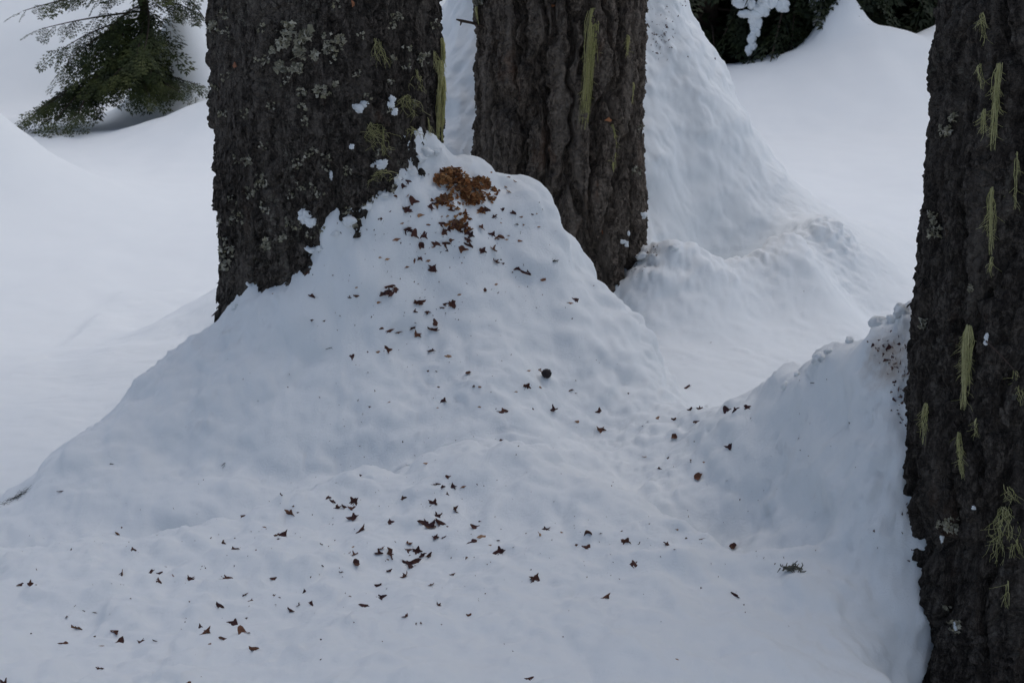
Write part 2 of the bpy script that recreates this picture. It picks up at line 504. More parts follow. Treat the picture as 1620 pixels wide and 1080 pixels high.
XA = axis(-1.12, 1.12, 0.0058, (1.035, 1.15, 5.0), -150, 150)
ya = [1.85]
while ya[-1] < 200:
    y_ = ya[-1]
    ya.append(y_ + (0.0062 if y_ < 3.75 else 0.009 if y_ < 4.85 else 0.0038 if y_ < 5.3 else 0.009 if y_ < 5.4 else min(0.009 * 1.022 ** ((y_ - 5.4) / 0.04), 0.05) if y_ < 14.5 else 0.05 + (y_ - 14.5) * 0.15))
yb = [1.85]
s_ = 0.0055
while yb[-1] > -40:
    s_ *= 1.12
    yb.append(yb[-1] - s_)
YA = np.array(yb[:0:-1] + ya)
X, Y = np.meshgrid(XA, YA)
Z, ONM = snow_height(X, Y)
# surface relief, pushed out along the normal
gy = np.gradient(Z, YA, axis=0)
gx = np.gradient(Z, XA, axis=1)
Nn = np.stack([-gx, -gy, np.ones_like(Z)], -1)
Nn /= np.linalg.norm(Nn, axis=-1, keepdims=True)
near = (np.abs(X) < 1.6) & (Y > 1.6) & (Y < 6.5)
xs, ys, zs = X[near], Y[near], Z[near]
fine = np.clip(1.7 * Nn[near][:, 2] - 0.1, 0.12, 1.0)      # the sheet is too coarse for fine grain on its steepest faces
rel = 0.022 * fbm(xs * 4.5, ys * 4.5, zs * 4.5, 51, 3, 0.45)
f1, f2, cv, _ = worley(xs * 9 + 0.5 * vnoise(xs * 14, ys * 14, zs * 14, 5), ys * 9 + 0.5 * vnoise(xs * 14, ys * 14, zs * 14, 6), zs * 9, 61)
rel0 = rel * np.maximum(ONM[near], 0.4)
gate = 0.1 + 0.9 * sstep(-0.3, 0.5, fbm(xs * 2.5, ys * 2.5, zs * 2.5, 71, 2))
rel += 0.027 * (0.55 - f1) * gate * np.where(ys > 4.3, 0.6, 1.0)
l1, _, lc, _ = worley(xs * 19 + 0.6 * vnoise(xs * 30, ys * 30, zs * 30, 15), ys * 19 + 0.6 * vnoise(xs * 30, ys * 30, zs * 30, 16), zs * 19, 63)
rel += 0.016 * (0.6 - l1) * (0.3 + lc) * (1.25 - gate)
rel += 0.009 * fbm(xs * 13, ys * 13, zs * 13, 65, 2)
rel += fine * 0.0026 * fbm(xs * 38, ys * 38, zs * 38, 81, 3, 0.6)
rel += fine * 0.0011 * vnoise(xs * 160, ys * 160, zs * 160, 85)
# crumbly places: against the bark, on the snow cone's edge and along the hollow's rim
crumb = np.zeros_like(xs)
for t in TREES.values():
    crumb = np.maximum(crumb, np.exp(-((np.hypot(xs - t['x'], ys - t['y']) - t['r']) / (0.11 if t is TREES['C'] else 0.075)) ** 2) * (0.6 if t is TREES['A'] else 1.0))
RIM = [tuple(at(*p)[:2]) for p in ((960, 470, 4.45), (1030, 398, 4.56), (1080, 390, 4.55), (1150, 402, 4.62), (1240, 374, 4.76), (1310, 325, 5.05))]
crumb = np.maximum(crumb, 0.95 * np.exp(-((seg_signed(xs, ys, RIM) - 0.05) / 0.10) ** 2))
crumb = np.maximum(crumb, 0.5 * sstep(0.7, 1.0, zs) * (ys > 4.6))
BANKR = [tuple(at(*p)[:2]) for p in ((1230, 616, 3.15), (1300, 560, 2.98), (1380, 508, 2.86), (1450, 476, 2.78))]
crumb = np.maximum(crumb, 0.8 * np.exp(-(seg_signed(xs, ys, BANKR) / 0.05) ** 2))
crumb = np.maximum(crumb, 0.45 * np.exp(-((xs + 0.25) / 0.25) ** 2 - ((ys - 3.38) / 0.12) ** 2))
crumb *= 0.45 + 0.55 * fine
crumb = np.maximum(crumb, 0.42 * sstep(0.0, 0.55, fbm(xs * 3.3, ys * 3.3, zs * 3.3, 98, 3)) * (ys < 4.3))
crumb *= 0.55 + 0.45 * sstep(-0.4, 0.4, fbm(xs * 7, ys * 7, zs * 7, 99, 2))
q1, q2, qc, _ = worley(xs * 30 + 0.6 * vnoise(xs * 40, ys * 40, zs * 40, 7), ys * 30, zs * 30, 91)
p1, p2, pc, _ = worley(xs * 75, ys * 75, zs * 75, 95)
rel += 0.016 * fbm(xs * 7, ys * 7, zs * 7, 55, 3) * (ys > 4.3) * sstep(0.3, 0.6, zs)
rel += crumb * (0.028 * (0.75 - q1) * (0.3 + qc) + fine * 0.012 * (0.7 - p1) + 0.012 * fbm(xs * 16, ys * 16, zs * 16, 97, 3))
rel = rel0 + (rel - rel0) * np.maximum(ONM[near], np.where(zs > 0.42, 0.5, 0.22) + 0.6 * crumb)      # the open snow lies smoother than the mound
P = np.stack([X, Y, Z], -1)
P[near] += Nn[near] * rel[:, None]
far = ~near
P[far] += Nn[far] * (0.014 * fbm(X[far] * 2.6, Y[far] * 1.6, Z[far] * 2.6, 53, 4) * sstep(60, 9, Y[far]))[:, None]
stain_pt = at(1405, 560, 2.76)
stain2 = at(1035, 402, 4.55)
M_SNOW = snow_material('snow', [(stain_pt, 0.10, (0.34, 0.25, 0.17), 0.75), (at(1430, 640, 2.66), 0.07, (0.3, 0.22, 0.15), 0.7), (stain2, 0.05, (0.36, 0.29, 0.2), 0.5),
                                (at(735, 310, 3.55), 0.085, (0.62, 0.47, 0.30), 0.55), (at(610, 265, 3.44), 0.05, (0.5, 0.4, 0.3), 0.3)])
snow = link('snow_ground', mesh_from('snow_ground', P.reshape(-1, 3), grid_faces(len(YA), len(XA)), M_SNOW))
tag(snow, 'snow cover heaped into mounds against the tree trunks', 'snow', kind='structure')
bpy.context.view_layer.update()
SNOW_BVH = BVHTree.FromObject(snow, bpy.context.evaluated_depsgraph_get())

def on_snow(px, py):
    v = Vector(ray(px, py))
    hit, n, _, _ = SNOW_BVH.ray_cast(Vector((0, 0, CAM_H)), v, 60)
    return hit, n

# ------------------------------------------------------------------ trunks
M_BARK = dict(
    A=bark_material('bark_crusted', (0.013, 0.011, 0.0095), (0.039, 0.0325, 0.0275), (0.118, 0.102, 0.087), (0.23, 0.22, 0.18), 0.6),
    B=bark_material('bark_furrowed', (0.026, 0.021, 0.017), (0.084, 0.067, 0.054), (0.20, 0.165, 0.133), (0.30, 0.28, 0.24), 0.35, (0.21, 0.178, 0.148)),
    C=bark_material('bark_dark', (0.012, 0.010, 0.009), (0.034, 0.0285, 0.0245), (0.098, 0.085, 0.073), (0.17, 0.165, 0.14), 0.5),
)
SPEC = dict(
    A=dict(s1=0.085, k1=4.6, a1=0.026, s2=0.021, k2=1.2, a2=0.0105, seed=100, lean=(-0.006, 0.0), z0=0.05, top=9.0, kz=0.05),
    B=dict(s1=0.072, k1=5.5, a1=0.036, s2=0.022, k2=0.6, a2=0.0065, seed=200, lean=(0.004, 0.0), z0=0.1, top=10.0, kz=0.05),
    C=dict(s1=0.080, k1=5.0, a1=0.021, s2=0.022, k2=1.0, a2=0.0070, seed=300, lean=(0.0, 0.0), z0=0.0, top=9.5, kz=0.05),
)

def trunk_radius(key, th, z):
    t, s = TREES[key], SPEC[key]
    r = t['r'] * (1 + 0.012 * np.sin(2 * th + s['seed']) + 0.018 * np.sin(3 * th + 2 * s['seed'])) * (1 - 0.055 * np.clip(z - 0.7, -0.5, 20)) + (0.02 if key == 'C' else 0.05) * np.exp(-(z + 0.1) / 0.25)
    r = np.maximum(r, 0.03)
    sd = s['seed']
    cx, cy = np.cos(th) * t['r'], np.sin(th) * t['r']
    wx = 0.020 * fbm(cx * 14, cy * 14, z * 9, sd + 1, 3)
    wy = 0.020 * fbm(cx * 14, cy * 14, z * 9, sd + 2, 3)
    wz = 0.05 * fbm(cx * 11, cy * 11, z * 6, sd + 3, 2)
    f1, f2, cv, _ = worley((cx + wx) / s['s1'], (cy + wy) / s['s1'], (z + wz) / (s['s1'] * s['k1']), sd + 10)
    e = f2 - f1
    plate = sstep(0.02, 0.24, e)
    h = s['a1'] * (plate - 1.0) + 0.25 * s['a1'] * (cv - 0.5)
    w2 = 0.012 * fbm(cx * 50, cy * 50, z * 50, sd + 5, 2)
    g1, g2_, c2, rz = worley((cx + w2) / s['s2'], (cy - w2) / s['s2'], (z + w2) / (s['s2'] * s['k2']), sd + 20)
    e2 = g2_ - g1
    flake = sstep(0.0, 0.14, e2)
    h += s['a2'] * ((c2 - 0.5) * 1.1 + 0.55 * (flake - 1.0) - 0.35 * rz)
    h += 0.0022 * fbm(cx * 120, cy * 120, z * 90, sd + 30, 3, 0.6)
    h += 0.006 * fbm(cx * 20, cy * 20, z * 8, sd + 33, 3)
    return r + h * (0.35 + 0.65 * plate if key == 'A' else 1.0)

def trunk_axis(key, z):
    t, s = TREES[key], SPEC[key]
    return t['x'] + s['lean'][0] * (z - 0.7) * 10 * 0.1 * 10 * 0.1, t['y'] + s['lean'][1] * (z - 0.7)

def make_trunk(key):
    t, s = TREES[key], SPEC[key]
    # columns: fine on the side one can walk round to, coarse at the back
    fa = np.linspace(-math.pi / 2 - 1.95, -math.pi / 2 + 1.95, 300)
    bk = np.linspace(-math.pi / 2 + 1.95, -math.pi / 2 - 1.95 + 2 * math.pi, 46)[1:-1]
    th = np.r_[fa, bk]
    zz = list(np.arange(s['z0'], 1.42, 0.0038))
    st = 0.0038
    while zz[-1] < s['top']:
        st *= 1.06
        zz.append(zz[-1] + st)
    zz = np.array(zz)
    TH, ZZ = np.meshgrid(th, zz)
    RR = trunk_radius(key, TH, ZZ)
    ax, ay = trunk_axis(key, ZZ)
    V = np.stack([ax + RR * np.cos(TH), ay + RR * np.sin(TH), ZZ], -1).reshape(-1, 3)
    nr, nc = len(zz), len(th)
    i = np.arange(nr * nc).reshape(nr, nc)
    j = np.roll(i, -1, axis=1)
    F = np.stack([i[:-1], j[:-1], j[1:], i[1:]], -1).reshape(-1, 4)
    return mesh_from('trunk', V, F, M_BARK[key])

TREE_INFO = dict(
    A=('conifer_tree', 'dark trunk crusted with pale leafy lichen and snow flecks, rising from the littered mound'),
    B=('conifer_tree', 'grey-brown furrowed trunk with one long yellow-green lichen beard, backed by a tall snow cone'),
    C=('conifer_tree', 'dark trunk hung with many lichen strands, a steep snow bank piled against its side'),
)
ROOT = {}
TRUNK_BVH = {}
for key, (nm, lab) in TREE_INFO.items():
    t = TREES[key]
    e = link(nm, None, loc=(t['x'], t['y'], SPEC[key]['z0']))
    tag(e, lab, 'tree', 'large conifers round the mound')
    tr = link('trunk', make_trunk(key))
    tr.parent = e
    tr.matrix_parent_inverse = Matrix.Translation((-t['x'], -t['y'], -SPEC[key]['z0']))
    ROOT[key] = e
    bpy.context.view_layer.update()
    TRUNK_BVH[key] = BVHTree.FromObject(tr, bpy.context.evaluated_depsgraph_get())

def child(key, name, me):
    o = link(name, me)
    e = ROOT[key]
    o.parent = e
    o.matrix_parent_inverse = Matrix.Translation(-Vector(e.location))
    return o

def on_bark(key, px, py):
    hit, n, _, _ = TRUNK_BVH[key].ray_cast(Vector((0, 0, CAM_H)), Vector(ray(px, py)), 30)
    if hit is None:
        return None, None
    t = TREES[key]
    n = Vector((hit.x - t['x'], hit.y - t['y'], 0)).normalized()
    return hit, n

# ---- loose bark flakes: thin plates that lift off the trunk and break its outline
def flake_geo(g, hit, n, w, h, lift, tilt, rs):
    up = Vector((0, 0, 1))
    side = up.cross(n).normalized()
    k = rs.integers(5, 8)
    a = np.sort(rs.uniform(0, 2 * math.pi, k))
    pts = []
    c, s = math.cos(tilt), math.sin(tilt)
    for q in a:
        rr = rs.uniform(0.65, 1.15)
        u, v = math.cos(q) * w * rr * 0.5, math.sin(q) * h * rr * 0.5
        o = lift * (0.5 - v / h)                    # lower edge stands off
        pu, pv = u * c - v * s, u * s + v * c
        pts.append((pu, pv, o + rs.normal() * 0.0006))
    top = np.array([np.array(hit) + pu * np.array(side) + pv * np.array(up) + (o + 0.0015) * np.array(n) for pu, pv, o in pts])
    bot = top - 0.0022 * np.array(n)
    V = np.r_[top, bot]
    F = []
    for i in range(1, k - 1):
        F += [(0, i, i + 1), (k, k + i + 1, k + i)]
    for i in range(k):
        j = (i + 1) % k
        F += [(i, k + i, k + j), (i, k + j, j)]
    g.add(V, F)

def bark_flakes(key, count, zlo, zhi, seed, wmin, wmax):
    rs = np.random.default_rng(seed)
    g = Geo()
    t = TREES[key]
    th = rs.uniform(-math.pi / 2 - 1.9, -math.pi / 2 + 1.9, count)
    z = rs.uniform(zlo, zhi, count)
    rr = trunk_radius(key, th, z)
    for a, zz, r in zip(th, z, rr):
        n = Vector((math.cos(a), math.sin(a), 0))
        ax, ay = trunk_axis(key, zz)
        hit = Vector((ax, ay, zz)) + n * (r - 0.0015)
        w = rs.uniform(wmin, wmax)
        flake_geo(g, hit, n, w, w * rs.uniform(0.6, 1.5), rs.uniform(0.0, 0.0055) * (1 if rs.random() < 0.9 else 1.8), rs.uniform(-0.5, 0.5), rs)
    o = child(key, 'bark_flakes', g.mesh('bark_flakes', M_BARK[key], False))
    o['kind'] = 'stuff'
bark_flakes('A', 1500, 0.4, 1.32, 11, 0.006, 0.024)
bark_flakes('B', 650, 0.4, 1.25, 12, 0.006, 0.022)
bark_flakes('C', 900, 0.15, 1.35, 13, 0.006, 0.022)

# ---- lichens
M_BEARD = vary_material('beard_lichen', [(0.30, 0.30, 0.11), (0.52, 0.50, 0.22), (0.40, 0.39, 0.16), (0.60, 0.56, 0.30), (0.46, 0.44, 0.20)], 0.9, 300.0, 0.05)
M_BEARD_C = vary_material('shaded_muted_beard_lichen', [(0.22, 0.22, 0.09), (0.42, 0.40, 0.19), (0.30, 0.30, 0.13), (0.50, 0.47, 0.26), (0.34, 0.33, 0.16)], 0.9, 300.0, 0.05)  # beard colours darkened for the shade on trunk C; also mutes the wiry tufts
M_LEAFY = vary_material('leafy_lichen', [(0.11, 0.105, 0.075), (0.30, 0.285, 0.225), (0.19, 0.18, 0.12), (0.43, 0.41, 0.345), (0.22, 0.205, 0.13)], 0.9, 90.0, 0.05)
M_TWIG = vary_material('twig_wood', [(0.06, 0.045, 0.038), (0.10, 0.075, 0.06)], 0.9, 120.0, 0.1)

def beard(key, px, py, px2, py2, width, strands, seed, thick=0.00055, fan=False, loose=0.0):
    """strands of hanging lichen between two photo pixels on a trunk; width in photo pixels"""
    rs = np.random.default_rng(seed)
    h0, n0 = on_bark(key, px, py)
    h1, n1 = on_bark(key, px2, py2)
    if h0 is None:
        return
    if h1 is None:
        h1, n1 = h0 + Vector(((px2 - px) * 0.0013, 0, -(py2 - py) * 0.0014)), n0
    dist = math.hypot(h0.x, h0.y)
    mpp = dist / FPX
    n = np.array((n0 + n1).normalized())
    a, b = np.array(h0), np.array(h1)
    side = np.cross([0, 0, 1.0], n)
    side /= np.linalg.norm(side)
    L = np.linalg.norm(b - a)
    g = Geo()
    for k in range(strands):
        m = 9
        t = np.linspace(0, 1, m)
        end = 0.3 + 0.7 * rs.random() ** 0.9 if k > 3 else 1.0
        start = rs.uniform(0, 0.3) if rs.random() < 0.35 else abs(rs.normal()) * 0.02
        tt = start + (end - start) * t
        off = np.clip(rs.normal() * 0.42, -1, 1) * 0.5
        prof = (0.45 + 0.55 * sstep(0, 0.16, tt)) * (1 - 0.85 * tt ** 1.1) if not fan else tt ** 0.8
        wav = np.cumsum(rs.normal(size=m)) * 0.06 * (1 + 3 * loose)
        lat = (off * prof * (1 + 0.5 * loose) + wav * 0.8) * width * mpp
        out = 0.004 + 0.007 * prof * rs.uniform(0.3, 1.3) + np.abs(rs.normal(size=m)) * 0.0008 * (1 + loose)
        Pk = a + (b - a) * tt[:, None] + side * lat[:, None] + n * out[:, None]
        Pk[:, 2] += rs.normal(size=m) * 0.0012 * loose
        V, F = tube(Pk, np.linspace(1.15, 0.5, m) * thick * rs.uniform(0.7, 1.4), 3)
        g.add(V, F)
        if rs.random() < 0.85:          # side hairs
            for _ in range(2):
                j = rs.integers(1, m - 1)
                d = side * rs.normal() * 0.010 + np.array([0, 0, -1]) * rs.uniform(0.004, 0.018) + n * rs.uniform(0, 0.004)
                q = np.array([Pk[j], Pk[j] + d * 0.5 + side * rs.normal() * 0.002, Pk[j] + d])
                V, F = tube(q, [thick * 0.7, thick * 0.55, thick * 0.35], 3)
                g.add(V, F)
    child(key, 'hanging_lichen', g.mesh('hanging_lichen', M_BEARD_C if key == 'C' or fan else M_BEARD))

# long beard and its small neighbours on the furrowed trunk
beard('B', 937, 12, 923, 205, 27, 95, 1, 0.0007)
beard('B', 966, 196, 969, 272, 10, 40, 2, 0.0007)
beard('B', 990, 55, 990, 88, 8, 18, 3, 0.0006)
beard('B', 998, 130, 997, 165, 6, 8, 4, 0.0006)
beard('B', 758, 10, 760, 40, 14, 26, 5, 0.0007, loose=0.6)
beard('B', 1026, 50, 1025, 85, 8, 10, 6, 0.0007, loose=0.6)
# lichen veil on the edge of the crusted trunk, and wiry tufts on its face
for i, (a, b, c, d, w, n_) in enumerate(((697, 60, 697, 160, 16, 40), (694, 95, 694, 215, 18, 46), (699, 120, 699, 225, 14, 34), (690, 140, 692, 228, 14, 26))):
    beard('A', a - 3, b, c - 4, d, w, n_, 30 + i, 0.00075, loose=0.6)
for i, (a, b, c, d, w, n_) in enumerate(((594, 60, 603, 108, 14, 12), (655, 110, 663, 145, 12, 9), (640, 150, 652, 185, 26, 16), (585, 195, 595, 235, 26, 18), (646, 200, 650, 215, 14, 7),
                                        (605, 200, 604, 246, 6, 5), (683, 82, 686, 120, 14, 12), (674, 185, 676, 215, 10, 8), (607, 268, 600, 286, 24, 9))):
    beard('A', a, b, c, d, w, n_, 50 + i, 0.00055, fan=True, loose=1.0)
# strands on the dark trunk
for i, (a, b, c, d, w, n_, lo) in enumerate(((1586, 98, 1572, 238, 16, 60, 0.2), (1562, 172, 1560, 212, 9, 22, 0.3), (1574, 295, 1571, 402, 11, 42, 0.3), (1537, 512, 1528, 648, 22, 110, 0.1),
        (1560, 20, 1562, 60, 8, 14, 0.6), (1556, 100, 1558, 140, 7, 8, 0.8), (1472, 636, 1462, 700, 12, 18, 0.8), (1522, 682, 1527, 756, 12, 34, 0.3), (1594, 764, 1600, 790, 16, 8, 1.0),
        (1590, 800, 1577, 890, 26, 22, 0.9), (1598, 800, 1600, 880, 20, 18, 0.9), (1610, 585, 1616, 640, 16, 16, 0.6), (1549, 660, 1549, 690, 7, 8, 0.6), (1574, 405, 1570, 430, 8, 7, 0.8),
        (1612, 850, 1616, 875, 8, 6, 0.6), (1596, 915, 1594, 960, 6, 5, 1.0), (1612, 240, 1610, 330, 6, 8, 0.8))):
    beard('C', a, b, c, d, w * 0.85, max(5, int(n_ * 0.75)), 70 + i, 0.00055, loose=lo)

def leafy(key, spots, seed, lob=0.012, many=False):
    """one colony of leafy lichen: many small lobed blades standing off the bark"""
    rs = np.random.default_rng(seed)
    allg = Geo()
    for (px, py, spread, cnt, sc) in spots:
        g = allg if many else Geo()
        for _ in range(cnt):
            hit, n = on_bark(key, px + np.clip(rs.normal(), -1.25, 1.25) * spread, py + np.clip(rs.normal(), -1.25, 1.25) * spread)
            if hit is None:
                continue
            n3 = (n + Vector(rs.normal(size=3)) * 0.55).normalized()
            s = n3.cross(Vector(rs.normal(size=3))).normalized()
            u = n3.cross(s)
            k = 9
            a = np.arange(k) * 2 * math.pi / k
            rr = lob * sc * rs.uniform(0.4, 1.0) * (0.55 + 0.45 * rs.random(k)) * np.where(np.arange(k) % 2 == 0, 1.0, 0.55)
            hz = rs.uniform(-0.002, 0.004, k)
            c = np.array(hit) + np.array(n) * 0.003
            top = c + np.outer(np.cos(a) * rr, np.array(s)) + np.outer(np.sin(a) * rr, np.array(u)) + np.outer(hz, np.array(n3))
            V = np.r_[[c + 0.001 * np.array(n3)], top, top - 0.0012 * np.array(n3)]
            F = []
            for i in range(k):
                j = (i + 1) % k
                F += [(0, 1 + i, 1 + j), (1 + i, 1 + k + i, 1 + k + j), (1 + i, 1 + k + j, 1 + j)]
            g.add(V, F)
        if g.n and not many:
            child(key, 'leafy_lichen', g.mesh('leafy_lichen', M_LEAFY, False))
    if many:
        child(key, 'lichen_crust', allg.mesh('lichen_crust', M_LEAFY, False))['kind'] = 'stuff'

leafy('A', [(455, 45, 7, 26, 1.0), (470, 62, 8, 26, 1.0), (485, 55, 5, 20, 1.3), (448, 68, 6, 16, 1.0)], 201)
leafy('A', [(474, 84, 6, 22, 1.2), (445, 105, 5, 20, 1.1), (470, 108, 5, 22, 1.1), (430, 80, 3, 9, 1.0)], 202)
leafy('A', [(522, 72, 6, 16, 0.9), (497, 88, 5, 12, 0.8), (540, 62, 5, 10, 0.8)], 203)
leafy('A', [(505, 145, 6, 16, 0.7), (530, 132, 3, 7, 0.8), (670, 92, 6, 18, 0.7)], 204)
leafy('A', [(360, 395, 8, 34, 0.7), (358, 420, 6, 26, 0.6), (415, 285, 7, 24, 0.6), (400, 305, 7, 20, 0.6), (395, 255, 3, 10, 0.7)], 205)
leafy('A', [(422, 385, 6, 18, 0.7), (448, 375, 4, 12, 0.7), (478, 145, 5, 14, 0.5), (340, 40, 5, 12, 0.8), (375, 345, 8, 20, 0.5)], 206)
rs_ = np.random.default_rng(5)
leafy('A', [(rs_.uniform(340, 690), rs_.uniform(-40, 380), 5, 7, 0.5) for _ in range(80)], 207, many=True)
leafy('C', [(1510, 187, 4, 14, 0.7), (1498, 208, 6, 18, 0.7), (1536, 455, 3, 8, 0.6), (1508, 830, 8, 30, 0.5), (1512, 990, 7, 24, 0.5), (1500, 960, 4, 9, 0.5), (1556, 185, 4, 8, 0.4)], 208)
leafy('C', [(1478, 345, 6, 16, 0.6), (1480, 365, 7, 20, 0.6), (1462, 512, 5, 12, 0.6), (1490, 830, 5, 12, 0.5)], 209)
leafy('B', [(1005, 270, 5, 16, 0.6), (1012, 200, 4, 9, 0.5), (1030, 25, 6, 12, 0.9), (1036, 60, 5, 10, 0.8)], 210)
leafy('B', [(757, 2, 5, 40, 1.1)], 211)

# broken twig on the furrowed trunk, resin-red chips on the bark
h, n = on_bark('B', 762, 42)
if h is None:
    h, n = on_bark('B', 772, 42)
tip = Vector(at(722, 31, h.y - 0.02))
V, F = tube([np.array(h) + 0.01 * np.array(-n), np.array(h.lerp(tip, 0.4)) + [0, 0, 0.002], np.array(h.lerp(tip, 0.8)), np.array(tip)], [0.0048, 0.0042, 0.0046, 0.0022], 6)
child('B', 'twig', mesh_from('twig', V, F, M_TWIG))
V, F = tube([np.array(h.lerp(tip, 0.8)), np.array(h.lerp(tip, 0.85)) + [0.0, 0, -0.014]], [0.004, 0.0015], 5)
child('B', 'twig', mesh_from('twig', V, F, M_TWIG))
M_CHIP = vary_material('bark_chip', [(0.30, 0.13, 0.06), (0.22, 0.10, 0.06)], 0.8, 90.0, 0.15)
for key, px, py, w in (('A', 375, 103, 0.017), ('A', 555, 6, 0.014), ('B', 960, 190, 0.022), ('B', 875, 8, 0.012), ('B', 952, 367, 0.012)):
    h, n = on_bark(key, px, py)
    g = Geo()
    flake_geo(g, h + n * 0.002, n, w, w * 1.1, 0.006, 0.3, np.random.default_rng(int(px)))
    child(key, 'bark_chip', g.mesh('bark_chip', M_CHIP, False))
for i, (px, py, px2, py2) in enumerate(((1566, 537, 1618, 592),)):        # thin dead twig across the dark trunk
    h, n = on_bark('C', px, py)
    h2, n2 = on_bark('C', px2, py2)
    a, b = np.array(h) + 0.012 * np.array(n), np.array(h2) + 0.015 * np.array(n2)
    V, F = tube([a, a * 0.5 + b * 0.5 + [0, 0, 0.002], b], [0.0016, 0.0012, 0.0008], 5)
    child('C', 'twig', mesh_from('twig', V, F, M_TWIG))
# knot of the dark trunk: a rounded branch collar
def knot(key, px, py, rad, seed):
    h, n = on_bark(key, px, py)
    u = np.linspace(0, 1, 9)
    a = np.linspace(0, 2 * math.pi, 22)[:-1]
    s = np.array(Vector((0, 0, 1)).cross(n).normalized())
    V = []
    for q in u:
        for b in a:
            rr = rad * (1.15 - 0.75 * q) * (1 + 0.18 * math.sin(3 * b + seed) + 0.1 * math.sin(5 * b))
            hgt = rad * 0.42 * math.sin(min(1, q * 1.25) * math.pi * 0.5) - (rad * 0.3 if q > 0.9 else 0)
            V.append(np.array(h) + s * rr * math.cos(b) * 1.2 + np.array([0, 0, rr * math.sin(b)]) + np.array(n) * (hgt - 0.008))
    V = np.array(V)
    V += 0.003 * np.stack([fbm(V[:, 0] * 90, V[:, 1] * 90, V[:, 2] * 90, seed + k, 3) for k in range(3)], -1)
    nc = len(a)
    i = np.arange(9 * nc).reshape(9, nc)
    j = np.roll(i, -1, 1)
    F = np.stack([i[:-1], j[:-1], j[1:], i[1:]], -1).reshape(-1, 4)
    child(key, 'knot', mesh_from('knot', V, F, M_BARK[key]))
knot('C', 1582, 505, 0.030, 1)
knot('A', 403, 232, 0.010, 4)
knot('A', 412, 350, 0.018, 5)
knot('A', 484, 165, 0.014, 6)
knot('A', 483, 195, 0.013, 7)
knot('A', 410, 400, 0.011, 8)

# ------------------------------------------------------------------ conifer foliage
def frond_template(seed, pairs=7, leaf=0.20, step=0.12):
    """flat spray of unit length along +X: a rib with side twigs that carry small scale-leaf blades"""
    rs = np.random.default_rng(seed)
    V, F = [], []
    def blade(p, d, l, w):
        d = d / np.linalg.norm(d)
        s = np.array([-d[1], d[0], 0.25 * rs.normal()])
        i = len(V)
        V.extend([p, p + d * l * 0.45 + s * w, p + d * l, p + d * l * 0.45 - s * w])
        F.extend([(i, i + 1, i + 2), (i, i + 2, i + 3)])
    for k in range(pairs):
        t = (k + 0.4) / pairs
        p0 = np.array([t, 0, -0.22 * t * t])
        L = 0.42 * math.sin(min(1, (1 - t) * 1.25 + 0.12) * math.pi * 0.5) * rs.uniform(0.75, 1.1)
        for sg in (-1, 1):
            ang = R(rs.uniform(42, 62)) * sg
            d = np.array([math.cos(ang), math.sin(ang), -0.18])
            m = max(2, int(L / step))
            for q in range(m):
                u = (q + 0.3) / m
                pp = p0 + d * L * u + np.array([0, 0, -0.12 * L * u * u])
                for s2 in (-1, 1):
                    a2 = ang + s2 * R(38)
                    blade(pp, np.array([math.cos(a2), math.sin(a2), -0.12 + 0.1 * rs.normal()]), leaf * 0.62 * (1.1 - 0.5 * u), leaf * 0.13)
            blade(p0 + d * L * 0.1, d, L * 0.9, 0.012)
            blade(p0 + d * L * 0.85, d, leaf * 0.6, leaf * 0.13)
    blade(np.array([0, 0, 0.0]), np.array([1, 0, -0.2]), 1.0, 0.015)
    return np.array(V), np.array(F)
FRONDS = [frond_template(i) for i in range(4)]
COARSE = [frond_template(20 + i, 5, 0.30, 0.15) for i in range(3)]

def place_frond(g, p, d, roll, size, rs, lib=None):
    lib = lib or FRONDS
    V, F = lib[rs.integers(0, len(lib))]
    d = d / (np.linalg.norm(d) + 1e-9)
    up = np.array([0, 0, 1.0])
    s = np.cross(up, d)
    s /= np.linalg.norm(s) + 1e-9
    u = np.cross(d, s)
    s, u = s * math.cos(roll) + u * math.sin(roll), -s * math.sin(roll) + u * math.cos(roll)
    g.add(p + size * (V[:, :1] * d + V[:, 1:2] * s + V[:, 2:] * u), F)

def bough(gf, gw, pts, size, n, rs, thick=0.012, hang=0.6, lib=None):
    """a limb along pts with sprays to either side; gf foliage, gw wood"""
    pts = np.asarray(pts, float)
    L = np.r_[0, np.cumsum(np.linalg.norm(np.diff(pts, axis=0), axis=1))]
    tt = np.linspace(0, L[-1], 9)
    C = np.stack([np.interp(tt, L, pts[:, k]) for k in range(3)], -1)
    V, F = tube(C, np.linspace(1, 0.25, 9) * thick, 4)
    gw.add(V, F)
    for i in range(n):
        u = (i + rs.uniform(0.2, 0.8)) / n
        if u < 0.12:
            continue
        p = np.array([np.interp(u * L[-1], L, pts[:, k]) for k in range(3)])
        q = np.array([np.interp(min(1, u + 0.05) * L[-1] + 1e-4, L, pts[:, k]) for k in range(3)])
        d = q - p
        if np.linalg.norm(d) < 1e-6:
            d = C[-1] - C[-2]
        d /= np.linalg.norm(d)
        sd = np.cross(d, [0, 0, 1.0])
        sd /= np.linalg.norm(sd) + 1e-9
        sg = 1 if i % 2 else -1
        a = R(rs.uniform(30, 65)) * sg
        dd = d * math.cos(a) + sd * math.sin(a) + np.array([0, 0, -hang * rs.uniform(0.3, 1.1)])
        place_frond(gf, p, dd, rs.normal() * 0.5, size * rs.uniform(0.6, 1.15) * (1.05 - 0.45 * u), rs, lib)
    place_frond(gf, C[-1], C[-1] - C[-2] + np.array([0, 0, -0.2 * hang * 0.01]), rs.normal() * 0.3, size * 0.7, rs, lib)

